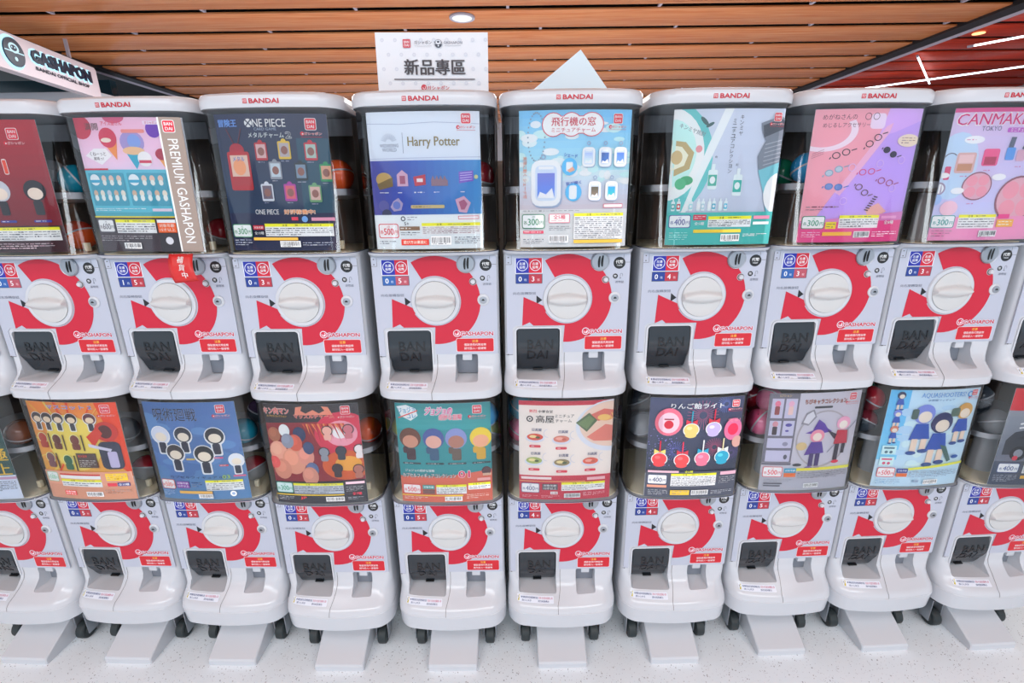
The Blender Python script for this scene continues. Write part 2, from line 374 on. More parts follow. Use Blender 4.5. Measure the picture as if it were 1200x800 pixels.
for dx in (-.0025, .0045):
    pts = []
    for i in range(9):
        t = i / 8; z = -.0125 + .025 * t + (0.0015 if dx > 0 else 0); x = dx + .0022 * (1 - (2 * t - 1) ** 2) * (-1) + .0015 * t
        pts.append((x, z))
    poly = [(x - .0016, z) for x, z in pts] + [(x + .0016, z) for x, z in pts[::-1]]
    bm.faces.new([bm.verts.new((CS[0] + x, -.0063, CS[1] + z)) for x, z in poly])
bmesh.ops.triangulate(bm, faces=bm.faces[:], ngon_method='EAR_CLIP')
ME['slit'] = bm_mesh('slit', bm, M['black'])
ME['button'] = disc('return_button', .0876, .0445, [(0, -.0085), (.0045, -.008), (.0060, -.0055), (.0060, -.0024), (.0085, -.0022)], M['white'], 24)
ME['bring'] = disc('button_gap', .0876, .0445, [(.0061, -.0040), (.0076, -.0034)], M['seam'], 24)
ME['lockbase'] = disc('key_lock', .110, .002, [(.0, -.0055), (.0105, -.0055), (.0135, -.0035), (.0138, -.0012)], M['white'], 28)
ME['lockcore'] = disc('lock_core', .110, .002, [(0, -.0075), (.0062, -.0075), (.0085, -.0068), (.0088, -.005)], M['steel'], 24)
bm = bmesh.new(); box_bm(bm, .1065, .1135, -.0080, -.0074, .0008, .0030); disc_bm(bm, .110, .0028, [(0, -.0080), (.0022, -.0080)], 12)
ME['keyhole'] = bm_mesh('keyhole', bm, M['black'])
# chute: frame, drum door
outer = rrect(-.1225, -.0115, -.186, -.0655, .011, 5); inner = rrect(-.1185, -.0155, -.186, -.0695, .008, 5)
v = [(x, -.0030, z) for x, z in outer] + [(x, -.0030, z) for x, z in inner] + [(x, .004, z) for x, z in outer] + [(x, .030, z) for x, z in inner]; n = len(outer); f = []
for i in range(n):
    j = (i + 1) % n
    if outer[i][1] < -.150 and outer[j][1] < -.150: continue
    f += [(i, j, n + j, n + i), (2 * n + i, 2 * n + j, j, i), (n + i, n + j, 3 * n + j, 3 * n + i)]
ME['frame'] = new_mesh('chute_frame', v, f, M['white'])
def door_y(z):
    t = min(1, max(0, (-.071 - z) / .106)); return .002 - .007 * math.sin(math.pi * min(1, t / .75)) + .020 * max(0, (t - .35) / .65) ** 2.2
bm = bmesh.new(); N = 12; g = []
for sx in (-.1165, -.1155, -.0185, -.0175):
    edge = .0015 if sx in (-.1165, -.0175) else 0
    g.append([bm.verts.new((sx, door_y(-.071 - .106 * i / N) + edge, -.071 - .106 * i / N)) for i in range(N + 1)] + [bm.verts.new((sx, .052, -.170)), bm.verts.new((sx, .052, -.078))])
L = len(g[0])
for a, b2 in zip(g, g[1:]):
    for i in range(L):
        j = (i + 1) % L
        bm.faces.new((a[i], a[j], b2[j], b2[i]))
bm.faces.new(g[0]); bm.faces.new(g[-1][::-1])
ME['door'] = bm_mesh('chute_door', bm, M['dark'], 40)
def letters(parts, yf, m, name, depth=.0009):
    """raised lettering: parts = (text, cx, cz, height, width)"""
    bm = bmesh.new()
    for s, cx, cz, h, w in parts:
        vs, fs, x0, x1, y0, y1 = text_geo(s, .01); kx = w / (x1 - x0); kz = h / (y1 - y0)
        P = [(cx + (x - (x0 + x1) / 2) * kx, cz + (y - (y0 + y1) / 2) * kz) for x, y in vs]
        bv = [bm.verts.new((x, yf(z) - depth, z)) for x, z in P]
        for q in fs:
            try: bm.faces.new([bv[k] for k in q])
            except ValueError: pass
        be = [e for e in bm.edges if e.is_boundary and e.verts[0] in bv]
        r = bmesh.ops.extrude_edge_only(bm, edges=be)
        for vv in r['geom']:
            if isinstance(vv, bmesh.types.BMVert): vv.co.y += depth * .98
    return bm_mesh(name, bm, m, 30)
ME['emboss'] = letters([('BAN', -.062, -.108, .0235, .062), ('DAI', -.068, -.136, .0235, .050)], door_y, M['dark2'], 'raised_letters', .0014)
ME['notch'] = box('finger_notch', -.078, -.054, .0165, .030, -.1795, -.1755, M['black'], .001)
ME['tray'] = box('coin_tray', .0405, .0925, .026, .0385, -.186, -.132, M['tray'])
ME['tab'] = box('coin_tab', .0555, .0785, .004, .030, -.147, -.130, M['white'], .002)
# bottom-right door seam
sp = [(-.004, -.130), (-.004, -.165), (-.005, -.180), (-.009, -.195), (-.013, -.206), (-.013, -.2245)]
def lipy(z, secs, x=-.01):
    for (a, b2) in zip(secs, secs[1:]):
        if a[0] <= z <= b2[0]:
            t = (z - a[0]) / max(1e-9, b2[0] - a[0]); q = [a[k] + (b2[k] - a[k]) * t for k in range(1, 5)]; return front_y(x, *q)
    return 0
def seam(secs):
    v = []; f = []; zs = []
    for (x0, z0), (x1, z1) in zip(sp, sp[1:]):
        for i in range(6): zs.append((x0 + (x1 - x0) * i / 6, z0 + (z1 - z0) * i / 6))
    zs.append(sp[-1])
    for x, z in zs: y = lipy(z, secs, x) - .0006; v += [(x - .0005, y, z), (x + .0005, y, z)]
    for i in range(len(zs) - 1): f.append((2 * i, 2 * i + 1, 2 * i + 3, 2 * i + 2))
    k = len(v)   # horizontal seam at the left of the chute with its screw
    v += [(-.1440, -.0004, -.1335), (-.127, -.0004, -.1335), (-.127, -.0004, -.1345), (-.1440, -.0004, -.1345)]; f.append((k, k + 1, k + 2, k + 3))
    k = len(v); v += [(-.1400, -.0020, -.1320), (-.1365, -.0020, -.1320), (-.1365, -.0020, -.1345), (-.1400, -.0020, -.1345)]; f.append((k, k + 1, k + 2, k + 3))
    for (x0, x1, z0, z1) in ((.1265, .1272, .0835, .101), (.1265, .1415, .0830, .0837), (-.1285, -.1278, .0815, .101), (-.1405, -.1280, .0810, .0817), (-.1415, -.1411, -.128, .100), (.1421, .1426, -.128, .100), (-.1365, -.1335, .0845, .0865), (-.1365, -.1335, .0960, .0980)):
        k = len(v); v += [(x0, -.0020, z0), (x1, -.0020, z0), (x1, -.0020, z1), (x0, -.0020, z1)]; f.append((k, k + 1, k + 2, k + 3))
    return new_mesh('seam', v, f, M['seam'], flat=True)
ME['seam_u'] = seam(up_secs); ME['seam_l'] = seam(lo_secs)

# printed signs of the panel (one sheet laid on the panel: origin x -.150, z +.12)
def sheet(fn, cuts=1, yf=lambda x, z: -.0017, name='panel_print'):
    A = Art(.30, .35); fn(A); return A.mesh(name, yf, ox=-.15, oz=.12, cuts=cuts)
def U(x): return (x + .15) / .30
def V(z): return (.12 - z) / .30
def rr(A, x0, z1, x1, z0, c, rad=0): A.r(U(x0), V(z1), U(x1), V(z0), c, rad)
def tx(A, s, x, z, h, c, w=None, bold=.02, **k): A.t(s, U(x), V(z), h / .3, c, w / .3 if w else None, bold, **k)
def shape(A, cx, cz, r, c, n=24): A.e(U(cx), V(cz), r / .3, r / .3, c, n)
def p_badge(A):
    rr(A, -.1195, .0965, -.0575, .0605, '#e9ecf6', .006)
    rr(A, -.118, .0955, -.0885, .0965 - .035, '#1b2aa0'); rr(A, -.0885, .0955, -.059, .0615, '#d01a34')
    for cx, c, a in ((-.1033, '#1b2aa0', '左邊'), (-.0738, '#d01a34', '右邊')):
        A.ring(U(cx), V(.0790), .0128 / .3, .0114 / .3, '#e6eaff')
        tx(A, a, cx, .0828, .0062, '#f0f2ff', .0135, .03); tx(A, '投幣', cx, .0745, .0062, '#f0f2ff', .0135, .03)
def p_caption(A): tx(A, '向右旋轉旋鈕', -.0985, .0145, .0066, '#5a5e70', .0530, 0)
def p_pointer(A): A.poly([(U(-.0710), V(.0095)), (U(-.0575), V(-.0015)), (U(-.0710), V(-.0110))], '#15161c')
def p_token(A): shape(A, .1175, .0820, .0135, '#17191d', 28); tx(A, '代幣', .1175, .0845, .0080, '#f4f6f8', .0165, .03); tx(A, 'TOKEN', .1175, .0765, .0032, '#e8eaee', .012, .02)
def p_return(A):
    shape(A, .1095, .0520, .0058, '#17191d'); tx(A, '幣', .1095, .0520, .0060, '#e8eaee', None, .02)
    A.ring(U(.1235), V(.0555), .0030 / .3, .0022 / .3, '#5d6170', 180, 360, 10); A.line(U(.1209), V(.0555), U(.1209), V(.0475), .0008 / .3, '#5d6170'); A.line(U(.1261), V(.0555), U(.1261), V(.0515), .0008 / .3, '#5d6170')
    A.poly([(U(.1190), V(.0480)), (U(.1228), V(.0480)), (U(.1209), V(.0455))], '#3d4150')
    tx(A, '退幣鈕', .1195, .0385, .0058, '#5a5e70', .0195, 0)
def p_mark(A):
    shape(A, .0455, -.0775, .0088, '#e3e6f0'); A.t('GASHAPON', U(.0925), V(-.0785), .0092 / .3, '#e3e6f0', .0770 / .3, .28); shape(A, .0455, -.0775, .0072, '#cf2240')
    A.ring(U(.0455), V(-.0775), .0050 / .3, .0034 / .3, '#f2e6ec', -60, 200, 14); shape(A, .0470, -.0790, .0018, '#f2e6ec')
    A.t('GASHAPON', U(.0925), V(-.0785), .0092 / .3, '#c81e3c', .0770 / .3, .075)
def p_warn(A):
    rr(A, .0430, -.0895, .1325, -.1235, '#ecd9e0', .012); rr(A, .0440, -.0905, .1315, -.1225, '#cf1a2a', .011)
    tx(A, '注意', .0880, -.0965, .0066, '#ffc24a', .0145, .03)
    tx(A, '僅能使用代幣投幣', .0875, -.1055, .0060, '#fbe6e8', .0520, .02); tx(A, '請勿投入一般硬幣', .0875, -.1145, .0060, '#fbe6e8', .0520, .02)
PRINTS = dict(coin_badge=p_badge, turn_caption=p_caption, pointer=p_pointer, token_sign=p_token, return_sign=p_return, brand_mark=p_mark, warning_label=p_warn)
for nm, fn in PRINTS.items(): ME[nm] = sheet(fn, name=nm, yf=(lambda x, z: -.0023) if nm in ('brand_mark', 'warning_label') else (lambda x, z: -.0017))
def caution(secs, zt, name):
    A = Art(.10, .012)
    A.r(0, 0, 1, .12, '#dfe3ee', .02); A.poly([(0.0, .01), (.075, .01), (.055, .11), (-.02, .11)], '#c9b820')
    A.t('!', .03, .06, .07, '#3a3618', None, .02); A.t('● 轉動旋鈕時請慢慢轉動到底', .34, .035, .036, '#4c5b86', .46, .02); A.t('請小心夾手', .26, .085, .034, '#4c5b86', .26, .02)
    A.t('若有卡住請洽服務人員', .78, .035, .036, '#c46a86', .38, .02); A.t('請勿搖晃機台', .72, .085, .034, '#4c5b86', .3, .02)
    def yf(x, z):
        k_ = (zt - z) / .012; return lipy(zt, secs, x) * (1 - k_) + lipy(zt - .012, secs, x) * k_ - .0006
    return A.mesh(name, yf, ox=-.124, oz=zt, cuts=10)
ME['caut_u'] = caution(up_secs, -.1885, 'caution_label'); ME['caut_l'] = caution(lo_secs, -.1905, 'caution_label')
def count_label(a, b2, va, vb):
    def fn(A):
        rr(A, -.1190, .0595, -.0575, .0370, '#4d5568', .004); rr(A, -.1180, .0585, -.0885, .0380, va); rr(A, -.0885, .0585, -.0590, .0380, vb)
        tx(A, a, -.1085, .0480, .0115, '#f2f6ff', None, .03); tx(A, '枚', -.0965, .0460, .0060, '#cfdcf4', None, .01)
        tx(A, b2, -.0790, .0480, .0115, '#fdeef2', None, .03); tx(A, '枚', -.0665, .0460, .0060, '#f0ccd4', None, .01)
    return sheet(fn, name='count_label')
def mark(A):
    A.r(.02, .02, .135, .135, '#c01d33', .006)
    A.t('BAN', .0775, .055, .034, '#f5e9ec', .085, .04); A.t('DAI', .0775, .098, .034, '#f5e9ec', .075, .04)
    A.t('BANDAI', .585, .078, .110, '#c01d33', .78, .085)
A = Art(.075, .0117); mark(A)
ME['lidmark'] = A.mesh('lid_mark', lambda x, z: front_y(x, .150, .0508, .008, .042) - .0002, ox=-.037, oz=.4215, cuts=14)

# interior
ME['back'] = box('case_back', -.143, .143, .215, .225, .116, .402, M['brown'])
for sx, q in ((-1, 'side0'), (1, 'side1')): ME[q] = box('case_side', sx * .1420 - .001, sx * .1420 + .001, .060, .215, .116, .402, M['sidegrey'])
hv = []; hf = []
ho = outline(.139, .012, .010, .04, .213); n = len(ho)
for z, k, dy in ((.250, 1, 0), (.236, 1, 0), (.229, .62, 0)): hv += [(x * k, .1 + (y - .1) * k, z) for x, y in ho]
for s_ in range(2):
    for i in range(n): j = (i + 1) % n; hf.append((s_ * n + i, s_ * n + j, (s_ + 1) * n + j, (s_ + 1) * n + i))
hv += [(x * .955, .1 + (y - .1) * .955, .249) for x, y in ho]; hv += [(x * .62, .1 + (y - .1) * .62, .231) for x, y in ho]
for i in range(n):
    j = (i + 1) % n; hf += [(i, 3 * n + i, 3 * n + j, j), (3 * n + i, 4 * n + i, 4 * n + j, 3 * n + j)]
hf += [tuple(range(4 * n, 5 * n)), tuple(range(2 * n, 3 * n))]
ME['hopper'] = new_mesh('hopper', hv, hf, M['hop'])
bm = bmesh.new(); disc_bm(bm, 0, 0, [(.028, 0), (.024, .11)], 20)
bmesh.ops.rotate(bm, verts=bm.verts, cent=(0, 0, 0), matrix=Matrix.Rotation(math.radians(90), 3, 'X')); bmesh.ops.translate(bm, verts=bm.verts, vec=(-.045, .060, .116))
ME['column'] = bm_mesh('hopper_column', bm, M['hop'])
ME['rim'] = loft('case_rim', [(.1142, .1478, .0448, .008, .038), (.1158, .1478, .0448, .008, .038)], M['rimblue'], False, False)
ME['header'] = box('case_header', -.139, .139, .088, .092, .366, .402, M['hop'])
ME['peg'] = box('case_peg', .098, .108, .020, .030, .119, .138, M['ivory'], .001)
ME['floor'] = loft('case_floor', [(.1142, .1430, .0300, .008, .036), (.1158, .1425, .0300, .008, .036)], M['ivory'], yb=.214)

# casters, foot
def wheel():
    bm = bmesh.new(); disc_bm(bm, 0, 0, [(0, -.014), (.012, -.014), (.014, -.012), (.023, -.0125), (.0262, -.010), (.0270, 0), (.0262, .010), (.023, .0125), (.014, .012), (.012, .014), (0, .014)], 26)
    bmesh.ops.rotate(bm, verts=bm.verts, cent=(0, 0, 0), matrix=Matrix.Rotation(math.radians(90), 3, 'Z')); return bm_mesh('wheel', bm, M['rubber'])
ME['wheel'] = wheel()
bm = bmesh.new(); box_bm(bm, -.0185, -.0155, -.012, .020, -.008, .085, .001); box_bm(bm, .0155, .0185, -.012, .020, -.008, .085, .001); box_bm(bm, -.0185, .0185, -.014, .022, .083, .094, .002)
ME['fork'] = bm_mesh('caster', bm, M['steel'])
fp = [(-.076, 0), (-.077, .016), (-.074, .021), (-.055, .031), (-.030, .045), (0, .062), (.030, .078), (.060, .089), (.110, .097), (.250, .099), (.250, 0)]
v = []; f = []; n = len(fp)
for x, ins in ((-.068, .0025), (-.0655, 0), (.0655, 0), (.068, .0025)):
    v += [(x, y + (ins if k < 3 else 0), max(z - ins, 0) if z > 0 else 0) for k, (y, z) in enumerate(fp)]
for s_ in range(3):
    for i in range(n): j = (i + 1) % n; f.append((s_ * n + i, s_ * n + j, (s_ + 1) * n + j, (s_ + 1) * n + i))
f += [tuple(range(n)), tuple(range(3 * n, 4 * n))]
ME['foot'] = new_mesh('support_foot', v, f, M['white'], 25)
ME['base'] = box('base_frame', -.135, .135, -.005, .32, -.288, -.2765, M['blacktrim'], .002)

# ---------------------------------------------------------------- display cards
CW, CH = .230, .272
def price(A, x, y, w, h, val, c, bg='#f2f4f8'):
    A.r(x, y, x + w, y + h, c, .018); A.r(x + .007, y + .007, x + w - .007, y + h - .007, bg, .014)
    A.t('1回', x + w / 2, y + h * .2, h * .13, c, None, 0)
    A.t('各', x + w * .15, y + h * .58, h * .26, c, None, .02); A.t(val, x + w * .5, y + h * .54, h * .46, c, w * .48, .03); A.t('円', x + w * .86, y + h * .6, h * .26, c, None, .02)
def barcode(A, x, y, w, h, seed=1):
    rn = random.Random(seed); A.r(x, y, x + w, y + h, '#eceef2'); q = x + .008
    while q < x + w - .010:
        b_ = rn.choice((.003, .004, .006)); A.r(q, y + h * .12, q + b_, y + h * .78, '#2a2a30'); q += b_ + rn.choice((.003, .005, .007))
    A.fine(x + .012, y + h * .8, x + w - .01, y + h * .97, 1, '#3a3a40', seed)
def notice(A, x0, y0, x1, y1, rows=5, seed=1, yc='#f0d92c', tcol='#4a4c55', bg='#eceff4'):
    A.r(x0, y0, x1, y1, bg); A.r(x0, y0, x1, y0 + .028, yc); A.t('注 意', x0 + (x1 - x0) * .3, y0 + .014, .019, '#2a2a20', None, .02)
    A.fine(x0 + (x1 - x0) * .45, y0 + .006, x1 - .01, y0 + .024, 1, '#5a5628', seed)
    A.fine(x0 + .008, y0 + .034, x1 - .008, y1 - .006, rows, tcol, seed)
def logo(A, cx, cy, s=.10, c='#cf1f38', kc=None, kana=True):
    A.r(cx - s / 2, cy - s / 2, cx + s / 2, cy + s / 2, '#f2dfe4', s * .15); A.r(cx - s * .45, cy - s * .45, cx + s * .45, cy + s * .45, c, s * .13)
    A.t('BAN', cx, cy - s * .19, s * .26, '#fff4f4', s * .66, .05); A.t('DAI', cx + s * .0, cy + s * .19, s * .26, '#fff4f4', s * .58, .05)
    if kana:
        y = cy + s * .78; A.e(cx - s * .78, y, s * .17, s * .17, kc or c); A.e(cx - s * .74, y + s * .02, s * .07, s * .07, '#ffffff')
        A.ot('ガシャポン', cx + s * .15, y, s * .24, kc or c, '#f6f0f2', s * 1.5, .03, .08)
        A.r(cx - s * .9, y + s * .26, cx + s * .9, y + s * .285, kc or c)
def blob(A, cx, cy, h, top, face='#f0c9b4', body='#3a3c48', halo=True, charm=True):
    """plain generic charm: rounded top piece over a small body, no features"""
    if halo: A.e(cx, cy - h * .18, h * .33, h * .33, '#e9edf4', 18); A.r(cx - h * .17, cy + h * .05, cx + h * .17, cy + h * .5, '#e9edf4', h * .06)
    A.e(cx, cy - h * .2, h * .29, h * .28, top, 18); A.e(cx, cy - h * .12, h * .20, h * .16, face, 16)
    A.r(cx - h * .12, cy + h * .07, cx + h * .12, cy + h * .45, body, h * .05)
def cap(A, cx, cy, w, c='#4a5064'): A.r(cx - w / 2, cy - .011, cx + w / 2, cy + .011, c, .01); A.fine(cx - w * .4, cy - .007, cx + w * .4, cy + .007, 1, '#e8e8ee', int(cx * 99))
def cards():
    D = {}; h = CH / CW
    def new(): return Art(CW, CH)
    # upper row
    A = new(); A.grad(0, 0, 1, h, '#a81c2e', '#5d1420', 12); A.r(0, .93, 1, h, '#3c1a22'); A.t('ア', .80 - .28, .26, .12, '#e8e4f6', None, .04); A.t('ア', .80 - .28, .26, .10, '#d9531e', None, .02)
    A.ot('01', .55, .40, .12, '#e8482c', '#e9e4f8', .2, .05, .10); logo(A, .78, .12)
    blob(A, .52, .68, .34, '#b9bcc4', '#e9cdbf', '#26262e', False); blob(A, .84, .68, .34, '#26222c', '#e9cdbf', '#26262e', False); cap(A, .52, .89, .16, '#3a3f9a'); cap(A, .84, .89, .16, '#3a3f9a')
    for i in range(4): A.e(.12 + .1 * i, .97, .04, .03, '#7a3a20')
    notice(A, 0, .945, .97, 1.07, 4, 3); A.fine(.05, 1.09, .9, 1.15, 3, '#b89aa4', 5); barcode(A, .08, 1.085, .28, .07, 2); D['uA'] = A
    A = new(); A.grad(0, 0, .80, .5, '#dfb2c8', '#e6c3d6', 8); A.r(0, .44, .80, .82, '#5ab3c4'); A.r(0, .82, .80, .86, '#4a9fb0'); A.r(0, .86, .80, h, '#4b4148')
    A.e(.06, .08, .11, .10, '#b83a52'); A.e(.40, .0, .1, .05, '#c25578'); A.t('満開', .17, .075, .06, '#5a4a48', .13, .03); A.t('アイス屋さん', .37, .05, .038, '#d1556a', .2, .03)
    A.poly([(.25, .20), (.39, .20), (.36, .36)], '#d98a4a'); A.e(.31, .17, .085, .085, '#c23a56'); A.e(.29, .19, .05, .02, '#f0d8c8')
    A.e(.53, .21, .11, .10, '#9d8fc0'); A.e(.55, .20, .06, .06, '#7f9bd0'); A.poly([(.45, .28), (.62, .28), (.53, .44)], '#2f9fb8'); A.e(.53, .28, .10, .035, '#e4b48a'); A.r(.45, .10, .66, .13, '#e08a80', .01)
    A.e(.74, .10, .065, .07, '#6a2da8'); A.r(.66, .03, .80, .06, '#e5cfe0'); A.t('ガシャポン', .73, .045, .025, '#c23a56', .11, .02)
    A.poly([(.74, .34), (.82, .34), (.79, .43)], '#e09a55'); A.e(.775, .31, .055, .05, '#a52a45')
    A.poly([(.05, .32), (.15, .26), (.27, .26), (.32, .32), (.20, .40)], '#f1ecef'); A.t('くねーっと', .18, .305, .035, '#4a3a42', .16, .02); A.t('美味っ!', .18, .345, .030, '#4a3a42', .1, .02)
    A.e(.62, .35, .065, .065, '#e9f2f6'); A.r(.565, .36, .675, .385, '#c23a56'); A.r(0, .43, .25, .445, '#c42a40')
    for bx in (.03, .42):
        A.r(bx, .47, bx + .355, .76, '#4496ab', .01); A.e(bx + .06, .53, .05, .05, '#e2ecf0'); A.r(bx + .01, .53, bx + .11, .555, '#3a9ab8')
        for i in range(3): A.e(bx + .155 + .075 * i, .52, .024, .03, '#d8b8a8'); A.e(bx + .155 + .075 * i, .555, .02, .025, '#e8d8d0')
        for i in range(5): A.e(bx + .04 + .07 * i, .65, .022, .03, ('#c8a890', '#e0d0c0', '#b8c0c8')[i % 3]); A.e(bx + .04 + .07 * i, .69, .02, .028, '#e6dcd6')
    A.fine(.03, .78, .55, .81, 2, '#e0f0f4', 4); A.r(.60, .785, .78, .81, '#e9c8d4'); A.r(0, .855, .80, .868, '#e3c934')
    price(A, .02, .885, .17, .12, '600', '#6a6870'); notice(A, .21, .885, .60, 1.01, 4, 6); A.r(.62, .885, .79, 1.005, '#e0682e'); A.r(.62, .885, .79, .915, '#ece6ea'); A.t('対象年齢', .705, .94, .032, '#fde8d8', .14, .02); A.t('15才以上', .705, .978, .03, '#fde8d8', .14, .02)
    A.fine(.03, 1.03, .55, 1.09, 3, '#9c9298', 7); barcode(A, .26, 1.10, .17, .055, 3); A.r(.62, 1.01, .80, h, '#26242a'); A.e(.71, 1.08, .035, .035, '#b8bac0')
    A.r(.80, 0, .815, h, '#e8e4e6'); A.r(.815, 0, 1, h, '#95847a'); logo(A, .89, .075, .105, kana=False)
    A.t('PREMIUM GASHAPON', .905, .64, .085, '#ece8ec', .92, .02, rot=90); D['uB'] = A
    A = new(); A.grad(0, 0, 1, h, '#262a4c', '#1c3a58', 12); A.r(.72, .2, 1, .85, '#1f4a60'); A.r(0, .84, 1, h, '#24284a'); A.ot('冒険王', .12, .075, .06, '#6a9ad8', '#3a4a90', .17, .04, .08)
    A.e(.315, .075, .035, .035, '#e6ecf2'); A.line(.29, .05, .34, .10, .01, '#26304c'); A.line(.34, .05, .29, .10, .01, '#26304c'); A.t('NE PIECE', .50, .075, .065, '#e6ecf2', .29, .02); A.t('CARD GAME', .46, .125, .022, '#9aa8c0', .2, 0)
    A.t('メタルチャーム', .46, .175, .045, '#d4dcea', .32, .02); A.ot('2', .66, .175, .05, '#20304a', '#e6ecf2', .05, .05, .1); logo(A, .86, .085, .10)
    A.line(.10, .12, .17, .28, .008, '#6a2a3c'); A.line(.24, .12, .18, .28, .008, '#6a2a3c'); A.e(.175, .30, .07, .06, '#a82436')
    A.r(.075, .31, .285, .64, '#b02a34', .02); A.r(.10, .34, .265, .60, '#cfb8a8'); A.e(.18, .44, .06, .07, '#d89a70'); A.r(.10, .52, .265, .60, '#a83038'); A.t('メタル', .18, .37, .04, '#3a70b8', .11, .03)
    cols = [('#b02a34', '#c8a8a8'), ('#d2b23a', '#a8a0a8'), ('#b83040', '#9fb8b0'), ('#8a8e98', '#b8c4cc'), ('#2a3038', '#788ca0'), ('#2a8a5a', '#c89a80'), ('#c8ccd4', '#6a5a68'), ('#a23a9a', '#c85a6a'), ('#6a9a70', '#c8a8a0')]
    for (x, y), (a, b2) in zip(((.40, .31), (.61, .30), (.84, .31), (.51, .47), (.735, .48), (.955, .49), (.41, .66), (.62, .66), (.84, .67)), cols):
        A.e(x, y - .075, .022, .022, a); A.r(x - .055, y - .075, x + .055, y + .075, a, .012); A.r(x - .043, y - .06, x + .043, y + .055, b2); A.e(x, y, .03, .035, '#8a5a50'); A.fine(x - .04, y + .08, x + .04, y + .10, 1, '#8a90a8', int(x * 77))
    A.t('ONE PIECE', .38, .83, .045, '#e2e8f0', .22, .02); A.ot('好評稼働中!', .68, .83, .042, '#f28a3c', '#f8e8d8', .28, .04, .09)
    A.r(.60, .875, .66, .905, '#d8405a'); A.e(.72, .895, .028, .028, '#7aa8d8'); A.r(.78, .88, .99, .91, '#d89ab0')
    price(A, .02, .94, .19, .12, '300', '#3a8a5c'); A.r(.225, .95, .33, .99, '#c42a3c'); A.t('対象年齢', .278, .97, .022, '#ffffff', .09, .02); A.r(.225, 1.0, .33, 1.04, '#1a1c30'); A.t('全10種', .278, 1.02, .028, '#e8ecf2', .09, .02)
    notice(A, .34, .935, .97, 1.05, 4, 9); A.r(.22, 1.06, .64, 1.085, '#e4a83a'); A.fine(.03, 1.075, .2, 1.14, 3, '#8a90a8', 5); barcode(A, .47, 1.092, .19, .055, 4); A.fine(.68, 1.10, .97, 1.14, 2, '#8a90a8', 8); D['uC'] = A
    A = new(); A.r(0, 0, 1, h, '#cdd3e2'); A.r(0, .40, 1, .87, '#2f479c'); A.grad(.30, .40, 1, .87, '#2c4aa8', '#3c8ac0', 10, True); A.grad(0, .40, .30, .87, '#4a4a98', '#2c4aa8', 5, True)
    A.poly([(.0, .09), (.3, .10), (.6, .085), (1, .10), (1, .105), (.6, .09), (.3, .105), (0, .095)], '#a8aec0'); A.line(0, .385, 1, .375, .004, '#a8aec0')
    for i in range(11):
        a = math.radians(-160 + 14 * i); A.line(.19 + .03 * math.cos(a), .25 + .03 * math.sin(a), .19 + .075 * math.cos(a), .25 + .075 * math.sin(a), .003, '#7c8496')
    A.t('WIZARDING', .19, .275, .028, '#767c8c', .17, 0); A.t('WORLD', .19, .31, .03, '#767c8c', .13, .01); A.line(.315, .17, .315, .34, .004, '#7c8090')
    A.ot('Harry Potter', .59, .255, .10, '#8a7846', '#5a5648', .46, .0, .02); logo(A, .88, .06, .09)
    A.e(.12, .56, .075, .06, '#b89a5a'); A.poly([(.05, .60), (.2, .54), (.2, .62), (.07, .65)], '#7a6438'); A.poly([(.24, .52), (.29, .48), (.34, .52), (.34, .62), (.24, .62)], '#c8a0b4'); A.r(.265, .53, .315, .60, '#9a4a6a')
    A.poly([(.39, .54), (.50, .52), (.50, .61), (.40, .62)], '#b82a40'); A.r(.42, .555, .475, .585, '#f0d8dc'); A.r(.55, .57, .70, .62, '#8a6a78'); [A.poly([(.55 + .035 * i, .57), (.567 + .035 * i, .53), (.585 + .035 * i, .57)], '#8a6a78') for i in range(4)]
    A.poly([(.80, .50), (.93, .49), (.93, .58), (.80, .60)], '#7a58b8'); [A.line(.81, .515 + .02 * i, .92, .505 + .02 * i, .004, '#d0c8f0') for i in range(4)]; A.e(.955, .545, .018, .018, '#c8c890')
    for x in (.12, .29, .44, .62, .86): A.fine(x - .05, .665, x + .05, .685, 1, '#dfe4f4', int(x * 50))
    A.poly([(.19, .75), (.24, .72), (.28, .77), (.26, .83), (.19, .84), (.16, .80)], '#a89ab8'); A.e(.22, .785, .035, .035, '#6a7ab8'); A.e(.10, .79, .05, .05, '#5a5a9a'); A.e(.12, .86, .045, .04, '#3a3c5a')
    A.r(.35, .785, .66, .815, '#c8b47a', .01); A.fine(.37, .79, .64, .81, 1, '#7a6a3a', 4); A.poly([(.76, .74), (.84, .71), (.90, .77), (.86, .86), (.79, .85)], '#c8a0b4'); A.poly([(.79, .76), (.84, .74), (.87, .78), (.84, .83), (.81, .83)], '#a05a7a')
    A.r(0, .87, 1, h, '#d5dae6'); A.e(.27, .905, .022, .022, '#3a3e4c'); A.e(.27, .905, .013, .013, '#d5dae6'); A.fine(.31, .885, .40, .925, 2, '#6a6e80', 3); A.r(.78, .885, .97, .915, '#c83a5a'); A.r(.785, .89, .965, .91, '#ecd8e0')
    price(A, .03, .95, .19, .13, '500', '#c8323e'); A.r(.23, .975, .42, 1.01, '#8a6a50'); A.fine(.24, .98, .41, 1.005, 1, '#f0e8e0', 3); A.t('5+', .30, .95, .03, '#3a3c48', None, .02); notice(A, .44, .945, .98, 1.05, 5, 12, tcol='#8a5a68')
    A.fine(.24, 1.02, .42, 1.06, 2, '#4a4c5a', 6); A.r(.24, 1.09, .50, 1.145, '#c83224'); A.t('遊び方は裏面に', .37, 1.117, .03, '#f8d8c8', .22, .02); barcode(A, .52, 1.065, .19, .08, 5); A.fine(.74, 1.07, .97, 1.14, 4, '#5a5c6a', 7); A.fine(.03, 1.10, .2, 1.14, 2, '#5a5c6a', 8); D['uD'] = A
    A = new(); A.grad(0, 0, 1, .50, '#6fb6dc', '#a9d2ea', 8); A.grad(0, .50, 1, .84, '#c6d9ea', '#c9bfc6', 8); A.r(0, .84, 1, h, '#dcdfe8')
